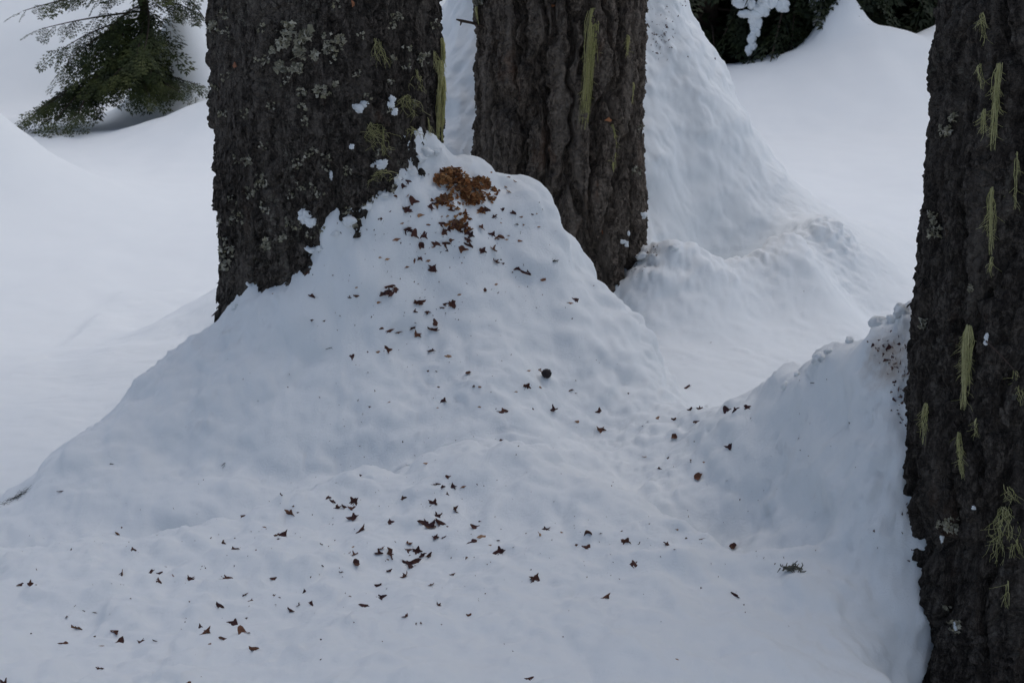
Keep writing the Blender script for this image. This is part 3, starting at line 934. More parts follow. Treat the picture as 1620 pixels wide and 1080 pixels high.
def leaf_material(name, c0, c1, c2):
    m, nt, p = new_mat(name)
    g = nd(nt, 'ShaderNodeNewGeometry').outputs['Position']
    c = ramp(nt, noise_node(nt, g, 7.0, 4, 0.65), [(0.3, c0), (0.5, c1), (0.72, c2)])
    nt.links.new(c, p.inputs['Base Color'])
    p.inputs['Roughness'].default_value = 0.6
    p.inputs['Specular IOR Level'].default_value = 0.25
    return m
M_CEDAR = leaf_material('cedar_leaf', (0.018, 0.026, 0.010), (0.042, 0.055, 0.016), (0.10, 0.11, 0.030))
M_FIR = leaf_material('fir_leaf', (0.009, 0.014, 0.007), (0.016, 0.024, 0.009), (0.034, 0.042, 0.013))
M_LIMB = vary_material('limb_wood', [(0.045, 0.034, 0.028), (0.07, 0.052, 0.042)], 0.9, 30.0, 0.1)

# ---- cedar bent under snow, in front of the white hillside
def simple_trunk(pts, rads, seed, sides=14):
    V, F = tube(np.array(pts), rads, sides)
    V = V + 0.012 * np.stack([fbm(V[:, 0] * 25, V[:, 1] * 25, V[:, 2] * 8, seed + k, 3) for k in range(3)], -1)
    return V, F
def interp_path(pts, n):
    pts = np.asarray(pts, float)
    t = np.linspace(0, len(pts) - 1, n)
    return np.stack([np.interp(t, np.arange(len(pts)), pts[:, k]) for k in range(3)], -1)

D1 = 11.8
cedar = link('cedar_tree', None, loc=at(248, 120, D1))
tag(cedar, 'small green cedar with drooping flat sprays, its lowest boughs pinned in the snow', 'tree')
inv = Matrix.Translation(-Vector(cedar.location))
gf, gw, gt = Geo(), Geo(), Geo()
rs = np.random.default_rng(77)
tp = interp_path([at(250, 160, D1), at(244, 110, D1), at(236, 60, D1), at(226, 10, D1), at(216, -60, D1 - 0.05), at(205, -200, D1 - 0.1), at(200, -500, D1)], 30)
gt.add(*simple_trunk(tp, np.linspace(0.042, 0.018, 30), 5))
BOUGHS = [  # photo pixels: start, mid, tip, extra depth of the tip, spray size, sprays
    ((222, 0), (140, -18), (36, 18), -0.2, 0.20, 12), ((226, -30), (190, -60), (110, -10), -0.3, 0.25, 12), ((228, 18), (140, 26), (66, 46), -0.2, 0.22, 14),
    ((232, 30), (170, 30), (98, 78), -0.35, 0.30, 18), ((234, 26), (160, 40), (100, 108), -0.5, 0.30, 18), ((236, 40), (190, 50), (140, 100), -0.5, 0.36, 18),
    ((236, 20), (200, 30), (175, 95), -0.5, 0.36, 18), ((238, 50), (215, 60), (200, 120), -0.55, 0.36, 18), ((240, 40), (250, 70), (235, 130), -0.55, 0.36, 18),
    ((232, 5), (205, 10), (160, 60), -0.4, 0.34, 18), ((240, 70), (190, 80), (150, 125), -0.6, 0.28, 16), 
    ((230, 10), (225, 50), (215, 95), -0.7, 0.34, 16), ((232, 0), (240, 40), (228, 80), -0.7, 0.34, 14), ((225, -10), (265, 0), (300, 14), -0.2, 0.24, 14), ((223, -40), (290, -30), (330, 40), -0.3, 0.24, 14), ((223, -60), (300, -50), (345, 10), -0.4, 0.24, 12), 
    ((245, 100), (250, 118), (312, 134), -0.45, 0.24, 22), ((246, 104), (230, 118), (285, 146), -0.6, 0.24, 20), ((246, 98), (215, 112), (235, 150), -0.7, 0.26, 20), ((245, 100), (200, 110), (205, 142), -0.7, 0.24, 16),
    ((244, 96), (195, 100), (172, 136), -0.7, 0.26, 18), ((240, 85), (200, 95), (180, 120), -0.75, 0.28, 18),
    ((238, 80), (140, 115), (80, 160), -0.5, 0.28, 20), ((238, 82), (120, 120), (40, 190), -0.6, 0.30, 26), ((238, 82), (130, 125), (85, 195), -0.8, 0.30, 24), ((238, 82), (140, 130), (115, 190), -0.8, 0.26, 20),
    ((150, 120), (140, 140), (125, 180), -0.9, 0.20, 14), ((160, 118), (120, 135), (60, 175), -0.7, 0.28, 20),
]
for (a, b, c, ex, sz, n_) in BOUGHS:
    p0, p1, p2 = at(*a, D1 + 0.02), at(*b, D1 + ex * 0.5), at(*c, D1 + ex)
    t = np.linspace(0, 1, 8)[:, None]
    bough(gf, gw, (1 - t) ** 2 * p0 + 2 * t * (1 - t) * p1 + t * t * p2, sz, int(n_ * 0.85), rs, 0.009, 0.7)
for k in range(60):                                 # the crown above the frame
    z = rs.uniform(1.1, 3.6)
    a = rs.uniform(0, 2 * math.pi)
    L = (3.9 - z) * 0.28 * rs.uniform(0.6, 1.1)
    p0 = np.array([np.interp(z, tp[:, 2], tp[:, 0]), np.interp(z, tp[:, 2], tp[:, 1]), z])
    p2 = p0 + np.array([math.cos(a) * L, math.sin(a) * L, -0.25 * L])
    bough(gf, gw, [p0, (p0 + p2) / 2 + [0, 0, 0.06 * L], p2], 0.3, 9, rs, 0.008, 0.5, COARSE)
gt.add(np.concatenate(gw.V), np.concatenate(gw.F))
for nm, g_, m_ in (('trunk', gt, M_LIMB), ('crown', gf, M_CEDAR)):
    o = link(nm, g_.mesh(nm, m_, nm != 'crown'))
    o.parent = cedar
    o.matrix_parent_inverse = inv

# ---- dark conifers behind the far bank
def conifer(base, height, spread, seed, label, group, low=0.25, nb=95, size=0.42, trunk_r=0.11, lean=0.0, sprays=16):
    rs = np.random.default_rng(seed)
    e = link('fir_tree', None, loc=base)
    tag(e, label, 'tree', group)
    iv = Matrix.Translation(-Vector(base))
    gf, gw, gt = Geo(), Geo(), Geo()
    base = np.array(base)
    zz = np.linspace(-0.3, height, 24)
    pts = np.stack([base[0] + lean * zz, np.full(24, base[1]), base[2] + zz], -1)
    gt.add(*simple_trunk(pts, np.linspace(trunk_r, 0.015, 24), seed))
    for k in range(nb):
        u = (k + rs.random()) / nb
        z = low + (height - low) * u ** 1.7
        L = spread * (1 - z / height) ** 0.8 * rs.uniform(0.65, 1.1) + 0.08
        a = rs.uniform(0, 2 * math.pi)
        p0 = np.array([base[0] + lean * z, base[1], base[2] + z])
        dr = rs.uniform(0.35, 0.8)
        p1 = p0 + np.array([math.cos(a) * L * 0.5, math.sin(a) * L * 0.5, -0.05 * L])
        p2 = p0 + np.array([math.cos(a) * L, math.sin(a) * L, -dr * L])
        bough(gf, gw, [p0, p1, p2], size * rs.uniform(0.7, 1.1), sprays, rs, 0.014, 0.8, COARSE)
    gt.add(np.concatenate(gw.V), np.concatenate(gw.F))
    for nm, g_, m_ in (('trunk', gt, M_LIMB), ('crown', gf, M_FIR)):
        o = link(nm, g_.mesh(nm, m_, nm != 'crown'))
        o.parent = e
        o.matrix_parent_inverse = iv
    return e

def gz(x, y):
    h, _, _, _ = SNOW_BVH.ray_cast(Vector((x, y, 40)), Vector((0, 0, -1)), 80)
    return h.z
FG = 'dark firs behind the far snow bank'
for px, d, hgt, spr, sd, lab, lo in (
        (1262, 13.8, 6.5, 0.9, 1, 'dark fir whose bare lower trunk shows behind the far snow bank', 0.55),
        (1120, 14.1, 6.0, 1.1, 2, 'dark fir beside the tall snow cone, boughs sweeping down to the bank', 0.15),
        (1395, 14.7, 6.5, 1.3, 3, 'dark fir standing close behind the crest of the far snow bank', 0.2),
        (1520, 14.8, 6.0, 1.3, 4, 'dark fir behind the bark edge of the trunk hung with lichen strands', 0.2),
        (1185, 15.2, 7.0, 1.3, 5, 'dark fir filling the gap behind the fir with the bare lower trunk', 0.1),
        (1320, 15.8, 6.5, 1.4, 7, 'dark fir standing behind the snow plastered on a bare fir trunk', 0.1),
        (1470, 16.2, 7.0, 1.6, 6, 'dark fir in the second row behind the far snow bank', 0.1)):
    x = at(px, 60, d)[0]
    conifer((x, d, gz(x, d)), hgt, spr, sd, lab, FG, lo, 78, 0.58, 0.14 if sd == 1 else 0.1, -0.01 if sd == 1 else 0.0, 12)
# crowns of the three large trees, high above the frame
for key in 'ABC':
    rs = np.random.default_rng(900 + ord(key))
    gf, gw = Geo(), Geo()
    t = TREES[key]
    for k in range(6):
        z = rs.uniform(3.6, SPEC[key]['top'] - 0.3)
        a = rs.uniform(0, 2 * math.pi)
        L = 0.35 + 1.5 * (1 - (z - 3.0) / 8.0) * rs.uniform(0.6, 1.1)
        p0 = np.array([t['x'] + 0.1 * math.cos(a), t['y'] + 0.1 * math.sin(a), z])
        p2 = p0 + np.array([math.cos(a) * L, math.sin(a) * L, -0.35 * L])
        bough(gf, gw, [p0, (p0 + p2) / 2 + [0, 0, 0.08 * L], p2], 0.5, 12, rs, 0.02, 0.6, COARSE)
    child(key, 'crown', gf.mesh('crown', M_FIR, False))
    for v_, f_ in [(np.concatenate(gw.V), np.concatenate(gw.F))]:
        child(key, 'limbs', mesh_from('limbs', v_, f_, M_LIMB))['kind'] = 'stuff'
# ------------------------------------------------------------------ snow that clings to bark and boughs
M_CLUMP = snow_material('clinging_snow')
def blob(c, rx, ry, rz, seed, rough=0.35, nseg=26):
    th = np.linspace(0, 2 * math.pi, nseg + 1)[:-1]
    ph = np.linspace(0.02, math.pi - 0.02, nseg // 2 + 1)
    T, Pp = np.meshgrid(th, ph)
    D = np.stack([np.sin(Pp) * np.cos(T), np.sin(Pp) * np.sin(T), np.cos(Pp)], -1)
    k = 1 + rough * fbm(D[..., 0] * 1.6 + seed, D[..., 1] * 1.6, D[..., 2] * 1.6, seed, 4, 0.55)
    w = worley(D[..., 0] * 3 + seed, D[..., 1] * 3, D[..., 2] * 3, seed)[0]
    k = k + rough * 0.45 * (0.6 - w)
    V = np.array(c) + D * k[..., None] * np.array([rx, ry, rz])
    nr, nc = len(ph), nseg
    i = np.arange(nr * nc).reshape(nr, nc)
    j = np.roll(i, -1, 1)
    return V.reshape(-1, 3), np.stack([i[:-1], i[1:], j[1:], j[:-1]], -1).reshape(-1, 4)

def bark_clump(key, px, py, w, h, seed, label, extra=()):
    """lump of snow lodged on the bark; sizes in photo pixels"""
    hit, n = on_bark(key, px, py)
    mpp = hit.y / FPX
    g = Geo()
    for (dx, dy, ww, hh) in ((0, 0, w * 0.85, h * 0.85),) + tuple(extra):
        q, nn = on_bark(key, px + dx, py + dy)
        g.add(*blob(q + nn * 0.003, ww * mpp / 2, min(ww, hh) * mpp * 0.30, hh * mpp / 2, seed + int(dx) + 40, 0.5, 34))
    o = link('snow_clump', g.mesh('snow_clump', M_CLUMP))
    tag(o, label, 'snow', 'snow lodged on the bark')
bark_clump('A', 485, 344, 26, 26, 1, 'largest white snow lump lodged low on the lichen-crusted trunk', ((-7, -8, 12, 12), (6, 8, 16, 14)))
bark_clump('A', 563, 171, 22, 15, 2, 'white snow lump lodged on the crusted trunk beside a smaller pair of lumps', ((13, -6, 14, 9), (4, 4, 14, 8)))
bark_clump('A', 620, 157, 11, 13, 3, 'pair of small snow lumps lodged above a wiry lichen tuft', ((-4, 8, 12, 10), (3, 20, 11, 11)))
bark_clump('A', 600, 260, 26, 16, 4, 'flat snow patch lodged on the crusted trunk just above the mound', ((-6, 3, 14, 10),))
bark_clump('A', 523, 278, 7, 18, 5, 'thin upright snow sliver lodged on the crusted trunk')
bark_clump('A', 556, 232, 10, 9, 6, 'tiny snow lump lodged midway down the crusted trunk')
bark_clump('B', 1015, 341, 13, 11, 7, 'upper small snow lump on the edge of the furrowed trunk')
bark_clump('B', 984, 382, 12, 7, 8, 'lower small snow lump on the edge of the furrowed trunk', ((6, 4, 6, 8),))
bark_clump('B', 993, 369, 5, 8, 9, 'tiny snow fleck between two lumps on the furrowed trunk')
bark_clump('C', 1492, 848, 8, 20, 10, 'upright snow fleck on the strand-hung trunk beside the bank')
bark_clump('C', 1514, 988, 10, 18, 11, 'lowest snow fleck on the strand-hung trunk')
bark_clump('C', 1542, 802, 8, 9, 12, 'round snow fleck below the fork in the dark bark')
bark_clump('C', 1562, 533, 7, 15, 13, 'snow fleck under the knot of the strand-hung trunk', ((-1, 9, 6, 7),))

def snow_lump(px, py, w, h, seed):
    lim = 5.0 if 950 < px < 1130 else 3.75
    for k in range(14):                              # walk down the picture until the near bank is met, not the open snow behind it
        hit, n = on_snow(px, py + 3 * k)
        if hit is not None and hit.y < lim:
            break
    else:
        return
    mpp = hit.y / FPX
    V, F = blob(hit, w * mpp / 2, w * mpp / 2, h * mpp / 2, seed, 0.4, 20)
    link('snow_lump', mesh_from('snow_lump', V, F, M_CLUMP), snow)
LUMPS = [(372, 482, 12, 10), (396, 446, 14, 10), (470, 395, 16, 10), (493, 388, 26, 18), (505, 390, 14, 10), (530, 366, 14, 10), (552, 345, 22, 16), (578, 322, 20, 14), (606, 302, 18, 14), (628, 282, 14, 12), (650, 266, 18, 14),
         (664, 246, 20, 16), (676, 236, 18, 14), (690, 238, 12, 10),
         (1243, 606, 14, 14), (1262, 590, 12, 10), (1296, 562, 22, 18), (1312, 552, 14, 10), (1345, 535, 14, 12), (1388, 504, 26, 24), (1425, 486, 30, 22), (1412, 500, 18, 16),
         (1016, 402, 20, 14), (1066, 388, 16, 10), (1116, 64, 10, 10)]
for k, (px, py, w, h) in enumerate(LUMPS):
    snow_lump(px, py + h * 0.3, w, h, 300 + k)

def bough_snow(px, py, d, parts, seed, label):
    mpp = d / FPX
    g = Geo()
    for k, (dx, dy, w, h) in enumerate(parts):
        g.add(*blob(at(px + dx, py + dy, d), w * mpp / 2, w * mpp * 0.4, h * mpp / 2, seed + 7 * k, 0.3))
    o = link('snow_load', g.mesh('snow_load', M_CLUMP))
    tag(o, label, 'snow', 'snow hanging in the dark firs')
_r = np.random.default_rng(64)
bough_snow(1196, 0, 13.15, [(_r.normal() * 14, _r.uniform(-26, 36), _r.uniform(12, 26), _r.uniform(12, 24)) for _ in range(17)] + [(_r.normal() * 3 - 2 - k, 38 + 6 * k, _r.uniform(7, 15), _r.uniform(9, 17)) for k in range(8)], 3, 'hanging clot of snow dripping down through the dark fir boughs')
bough_snow(1292, 5, 13.3, ((0, -4, 26, 34), (6, 22, 22, 30), (-2, 48, 12, 40), (4, 70, 14, 22)), 5, 'snow plastered up the side of the bare fir trunk')

# ------------------------------------------------------------------ cone litter
M_SCALE = vary_material('cone_scale_dark', [(0.034, 0.013, 0.016), (0.075, 0.030, 0.022), (0.042, 0.017, 0.022), (0.13, 0.055, 0.030), (0.055, 0.021, 0.022), (0.09, 0.036, 0.024)], 0.7, 140.0, 0.25)
M_UNDER = vary_material('cone_scale_underside', [(0.10, 0.05, 0.03), (0.20, 0.11, 0.06), (0.06, 0.032, 0.028)], 0.75, 140.0, 0.2)
M_TAN = vary_material('seed_wing_tan', [(0.30, 0.16, 0.085), (0.40, 0.26, 0.16), (0.22, 0.10, 0.06), (0.36, 0.22, 0.13), (0.15, 0.07, 0.045)], 0.75, 120.0, 0.2)
M_RUST = vary_material('cone_scale_rust', [(0.18, 0.072, 0.026), (0.30, 0.145, 0.055), (0.07, 0.026, 0.014), (0.22, 0.090, 0.032), (0.38, 0.21, 0.09), (0.045, 0.018, 0.012), (0.25, 0.10, 0.03), (0.12, 0.045, 0.02)], 0.75, 120.0, 0.2)

def scale_mesh(name, kind, seed, mat, under=None):
    """a torn cone scale about 1 unit wide: thin, curled, with pointed lobes"""
    rs = np.random.default_rng(seed)
    if kind == 'lobed':
        ang, rad = [], []
        m = rs.integers(3, 5)
        a0 = rs.uniform(0, 6.28)
        for k in range(m):
            a = a0 + (k + rs.uniform(-0.2, 0.2)) * 2 * math.pi / m
            ang += [a - 0.36, a - 0.1, a + 0.12, a + 0.38, a + math.pi / m]
            tipr = rs.uniform(0.42, 0.60)
            rad += [tipr * rs.uniform(0.5, 0.8), tipr, tipr * rs.uniform(0.6, 1.0), tipr * rs.uniform(0.45, 0.8), rs.uniform(0.15, 0.3)]
        ex, ey, curl = 1.0, rs.uniform(0.62, 0.95), rs.uniform(-1.2, 1.6)
    elif kind == 'fan':
        ang = list(np.linspace(-2.0, 2.0, 9)) + [math.pi - 0.35, math.pi + 0.35]
        rad = list(0.48 + 0.08 * rs.normal(size=9)) + [0.34, 0.34]
        ex, ey, curl = 1.0, 0.8, rs.uniform(0.6, 1.8)
    else:                                            # wing: a narrow papery blade
        ang = list(np.linspace(0, 2 * math.pi, 10)[:-1])
        rad = list(0.44 + 0.13 * rs.normal(size=9).clip(-1.5, 1.2))
        ex, ey, curl = 1.0, rs.uniform(0.36, 0.52), rs.uniform(-0.5, 0.9)
    ang, rad = np.array(ang), np.array(rad)
    o = np.argsort(np.mod(ang, 2 * math.pi))
    ang, rad = ang[o], rad[o]
    k = len(ang)
    def ring(f):
        x, y = np.cos(ang) * rad * f * ex, np.sin(ang) * rad * f * ey
        z = curl * (0.55 * x * x + 0.75 * y * y) + 0.22 * x * y + 0.05 * rs.normal(size=k) * f
        return np.stack([x, y, z], -1)
    top = np.r_[[[0, 0, 0.0]], ring(0.55), ring(1.0)]
    th = 0.045
    bot = np.r_[[[0, 0, -th * 1.4]], top[1 + k:] - [0, 0, th]]
    V = np.r_[top, bot]
    F = []
    b0 = 1 + 2 * k
    for i in range(k):
        j = (i + 1) % k
        F += [(0, 1 + i, 1 + j), (1 + i, 1 + k + i, 1 + k + j), (1 + i, 1 + k + j, 1 + j),
              (b0, b0 + 1 + j, b0 + 1 + i), (1 + k + i, b0 + 1 + i, b0 + 1 + j), (1 + k + i, b0 + 1 + j, 1 + k + j)]
    me = mesh_from(name, V, F, mat, False)
    if under:
        me.materials.append(under)
        me.polygons.foreach_set('material_index', np.tile([0, 0, 0, 1, 1, 1], k))
    return me
LOBED = [scale_mesh('cone_scale', 'lobed', 400 + i, M_SCALE, M_UNDER) for i in range(12)]
FAN = [scale_mesh('cone_scale', 'fan', 430 + i, M_SCALE, M_UNDER) for i in range(4)]
WING = [scale_mesh('seed_wing', 'wing', 450 + i, M_TAN) for i in range(6)]
RUST = [scale_mesh('cone_scale', k_, 470 + i, M_RUST) for i, k_ in enumerate(['fan', 'wing', 'lobed', 'fan', 'wing', 'lobed', 'fan', 'wing'])]

G_DARK, G_TAN, G_HEAP = 'dark cone scales strewn over the snow', 'tan seed wings strewn over the snow', 'cone scales of the heap'
def zone(px, py):
    if px > 1020 and 570 < py < 800:
        return 'dip'
    if py < 420:
        return 'lip'
    if px > 1090:
        return 'bank'
    if py > 715 and px < 340:
        return 'left'
    if py < 715:
        return 'slope'
    return 'shelf'
PLACE = {'dip': 'in the dip between the mound and the banked trunk', 'slope': 'strewn on the mound slope below the heap', 'shelf': 'on the flatter snow at the foot of the mound',
         'lip': 'beside the rust-brown heap on the mound top', 'bank': 'on the snow near the foot of the strand-hung trunk', 'left': 'on the outlying snow beyond the mound foot clusters'}
def basis(nrm, yaw, tilt, tdir):
    z = Vector(nrm).normalized()
    z = (Matrix.Rotation(tilt, 3, Vector((math.cos(tdir), math.sin(tdir), 0))) @ z).normalized()
    x = Vector((math.cos(yaw), math.sin(yaw), 0))
    x = (x - z * x.dot(z)).normalized()
    y = z.cross(x)
    return Matrix((x, y, z)).transposed()

lr = np.random.default_rng(2024)
def drop(px, py, w, kind, seed=None):
    """a piece of litter of width w photo pixels lying on the snow at a photo pixel"""
    hit, n = on_snow(px, py + 1.0)
    if hit is None or hit.y > 4.2:
        return
    mpp = math.sqrt(hit.x ** 2 + hit.y ** 2 + (CAM_H - hit.z) ** 2) / FPX
    size = w * mpp
    nrm = (n + Vector((0, -0.35, 0.25))).normalized()
    if kind == 't':
        me, nm, sc = WING[lr.integers(len(WING))], 'seed_wing', (0.95, 1.0, 1.3)
    elif kind == 'n':
        me, nm, sc = LOBED[lr.integers(len(LOBED))], 'scale_shred', (1.4, 0.5, 1.0)
    else:
        me, nm, sc = (LOBED[lr.integers(len(LOBED))] if lr.random() < 0.92 else FAN[lr.integers(len(FAN))]), 'cone_scale', tuple(np.array((1.22, 1.15, 1.25)) * lr.uniform(0.8, 1.15))
    o = link(nm, me)
    yaw = lr.uniform(-0.9, 0.9) + (math.pi if lr.random() < 0.5 else 0)
    m = basis(nrm, yaw, lr.normal() * 0.5, lr.uniform(0, 6.28)) @ Matrix.Diagonal(Vector(sc) * size)
    o.matrix_world = Matrix.Translation(hit + n * size * 0.06) @ m.to_4x4()
    z = zone(px, py)
    big = 'tiny' if w < 6.5 else 'small' if w < 12.5 else 'large'
    what = {'t': 'tan papery seed wing', 'n': 'thin dark shred of scale', 'd': 'dark brown rounded cone scale' if me in FAN else 'dark brown pointed cone scale'}[kind]
    tag(o, '%s %s %s' % (big, what, PLACE[z]), {'t': 'seed wing', 'd': 'cone scale', 'n': 'shred'}[kind], {'t': G_TAN, 'd': G_DARK, 'n': 'thin dark shreds strewn over the snow'}[kind])

# positions read off the photograph (x, y, width), each list in the frame of one enlargement: origin and scale
LIT = [
 ((400, 720), 3.857, 'd', [(1190,128,38),(1115,175,60),(1155,192,42),(1222,188,48),(1185,232,40),(1108,292,58),(1235,330,75),(1120,370,75),(1045,408,75),(1085,430,85),(1140,410,85),(1115,500,55),(1358,437,60),
   (1342,525,75),(1495,517,24),(1507,585,75),(1300,627,55),(918,262,38),(840,405,60),(617,282,68),(515,322,65),(560,315,65),(605,322,60),(485,278,50),(457,255,34),(615,380,66),(660,455,68),(785,567,45),(770,592,60),(845,602,78),
   (950,538,32),(945,576,55),(1005,580,60),(1030,605,65),(1075,612,55),(940,660,80),(990,655,85),(965,670,80),(932,735,70),(620,600,36),(625,650,45),(765,792,46),(1085,788,44),(1215,725,42),(780,865,64),(680,915,72),(595,855,30),
   (932,978,46),(1135,910,32),(1317,975,58),(225,940,60),(282,905,32),(318,830,38),(130,748,50),(130,852,32),(163,863,20),(185,490,75),(145,487,36),(230,357,68),(270,345,20),(248,307,16)]),
 ((400, 720), 3.857, 't', [(1060,48,42),(1283,188,38),(1400,495,70),(825,632,20),(610,557,28),(72,433,30),(645,655,26),(1450,545,34)]),
 ((400, 720), 3.857, 'n', [(830,703,42),(540,710,28),(362,908,62),(415,537,28),(155,508,44),(178,243,42),(590,592,24),(1165,497,34),(1385,400,28)]),
 ((0, 720), 3.0, 'd', [(95,610,38),(148,612,48),(630,446,42),(578,562,58),(712,556,38),(755,558,40),(750,592,42),(905,588,42),(1070,582,52),(1055,415,45),(1040,713,42),(365,815,56),(545,835,44),(570,882,62),(670,882,36),
   (950,815,42),(975,840,56),(1065,868,50),(1110,795,54),(1148,832,58),(1168,770,14),(1202,918,44),(475,1008,46),(20,1075,45),(897,1078,26),(560,368,30)]),
 ((0, 720), 3.0, 'n', [(290,170,40),(1115,442,44),(1160,285,44),(1160,660,34),(1185,688,30),(305,888,40),(448,743,24),(530,38,18),(735,877,22)]),
 ((0, 720), 3.0, 't', [(822,570,24),(482,901,24),(995,893,28)]),
 ((720, 700), 2.793, 'd', [(1210,16,40),(942,66,18),(1070,150,44),(400,380,42),(588,396,40),(583,462,60),(757,436,50),(935,447,40),(1023,419,16),(1232,458,40),(790,534,60),(353,600,52),(665,682,44),(1232,672,44),(328,1042,42),
   (535,450,16),(858,356,13)]),
 ((720, 700), 2.793, 't', [(838,60,24),(1102,84,20),(378,403,40),(468,394,22),(980,380,20),(983,955,20)]),
 ((720, 700), 2.793, 'n', [(905,113,28),(815,441,16),(1090,423,22),(642,398,14)]),
 ((680, 420), 3.0, 'd', [(415,12,32),(460,30,50),(692,165,44),(262,118,26),(105,180,46),(72,182,22),(18,270,52),(180,510,34),(460,570,42),(65,638,40),(347,690,44),(582,680,50),(805,690,48),(812,778,50),(338,826,26),(945,605,15),
   (1160,730,38),(1268,738,40),(1238,683,38),(1281,676,40),(1410,684,58),(1450,684,36),(1510,670,44),(1160,811,32),(1420,858,42),(210,570,14),(42,573,15)]),
 ((680, 420), 3.0, 't', [(540,65,34),(665,175,30),(312,90,28),(142,135,24),(85,426,44),(468,496,24),(525,578,28),(410,597,22),(237,572,24),(38,672,16),(237,668,20),(697,737,36),(1077,724,36)]),
 ((680, 420), 3.0, 'n', [(55,197,24),(12,402,28),(518,490,32),(668,588,32),(692,603,16),(1215,580,46)]),
 ((380, 420), 3.857, 'd', [(443,185,52),(705,181,34),(668,190,22),(870,170,62),(905,130,62),(940,145,64),(890,165,58),(920,165,55),(1175,20,56),(1065,276,36),(1140,275,52),(1290,235,55),(1080,418,52),(910,398,56),(860,380,32),(435,327,30),
   (510,335,18),(678,550,52),(780,523,20),(898,510,50),(1212,738,22),(790,858,18)]),
 ((380, 420), 3.857, 't', [(200,168,18),(710,130,24),(845,222,38),(1015,5,32),(836,527,42),(908,830,24),(1235,255,24)]),
 ((380, 420), 3.857, 'n', [(1085,228,90),(1172,388,70),(1050,378,46),(965,403,42),(1163,518,52),(410,35,52)]),
 ((560, 220), 4.5, 'd', [(290,400,36),(420,435,78),(370,500,68),(350,330,52),(385,298,52),(190,562,26),(375,640,72),(430,670,72),(495,675,72),(475,750,52),(580,735,66),(650,740,62),(690,715,44),(662,790,36),(470,840,58),(560,915,68),
   (915,790,58),(990,778,58),(985,680,55),(1035,692,60),(1130,520,44),(1055,497,42),(1000,550,44),(940,500,74),(905,617,56),(1270,533,26),(1005,865,50),(1060,882,28),(1045,855,16),
   (620,600,70),(670,635,75),(720,600,70),(780,610,75),(800,660,75),(830,680,66),(770,775,80),(820,750,66),(810,715,60),(590,462,75),(640,430,70),(545,480,70),(690,500,50),(640,655,70)]),
 ((560, 220), 4.5, 't', [(380,400,32),(470,540,70),(340,597,36),(300,710,60),(560,765,32),(430,860,46),(525,862,46),(185,840,36),(235,850,44),(375,905,40),(1100,683,22),(1085,710,32),(1180,722,46),(1190,550,34),(1205,607,30),(1300,527,16),
   (975,235,30),(1100,270,42),(1075,232,26),(1145,297,32),(1080,335,42),(1110,372,56),(1045,592,22),(1310,620,34),(530,605,40),(620,550,40),(660,545,44),(730,545,44),(880,520,40)]),
]
for (ox, oy), s, kind, pts in LIT:
    for (x, y, w) in pts:
        drop(ox + x / s, oy + y / s, max(w / s, 4.5), kind)

# the heap: rust-coloured scales lying over one another on the mound top
HEAP = [(690, 280, 120, 72, 120), (640, 300, 80, 55, 45), (830, 385, 80, 70, 70), (905, 315, 65, 45, 60), (790, 335, 80, 60, 55), (850, 440, 70, 40, 26), (640, 430, 60, 28, 14), (700, 400, 60, 40, 16),
        (980, 375, 60, 25, 12), (770, 560, 60, 40, 16), (780, 630, 55, 40, 14), (690, 610, 70, 30, 12), (600, 450, 70, 25, 9), (720, 470, 60, 30, 9), (930, 510, 40, 20, 6), (985, 430, 25, 30, 7), (890, 400, 50, 40, 16)]
heap = []
for (cx, cy, rx, ry, n_) in HEAP:
    for _ in range(int(n_ * 1.25)):
        a, rr = lr.uniform(0, 6.28), math.sqrt(lr.random())
        X0, Y0 = cx + math.cos(a) * rr * rx, cy + math.sin(a) * rr * ry
        hit, n = on_snow(560 + X0 / 4.5, 220 + Y0 / 4.5)
        if hit is None or hit.y > 4.0:
            continue
        size = lr.uniform(0.007, 0.0155)
        dense = math.exp(-((X0 - 700) / 170) ** 2 - ((Y0 - 300) / 90) ** 2) + 0.6 * math.exp(-((X0 - 830) / 90) ** 2 - ((Y0 - 380) / 60) ** 2)
        lift = lr.random() * 0.016 * min(1, dense) + 0.0015
        m = basis((n + Vector((0, -0.3, 0.2))).normalized(), lr.uniform(0, 6.28), lr.normal() * 0.7, lr.uniform(0, 6.28)) @ Matrix.Diagonal(Vector((1, 1, 1)) * size)
        heap.append((size + lift * 0.8, Matrix.Translation(hit + n * lift) @ m.to_4x4(), RUST[lr.integers(len(RUST))], size))
heap.sort(key=lambda q: -q[0])
g = Geo()
for i, (_, mw, me, size) in enumerate(heap):
    if i < 290:
        o = link('heap_scale', me)
        o.matrix_world = mw
        tag(o, '%s rust-brown cone scale in the heap on top of the snow mound' % ('broad' if size > 0.0115 else 'narrow'), 'cone scale', G_HEAP)
    else:
        V = np.array([mw @ v.co for v in me.vertices])
        g.add(V, np.array([p.vertices[:] for p in me.polygons]))
tag(link('heap_litter', g.mesh('heap_litter', M_RUST, False)), 'small buried shreds at the bottom of the rust-brown heap', 'litter', kind='stuff')

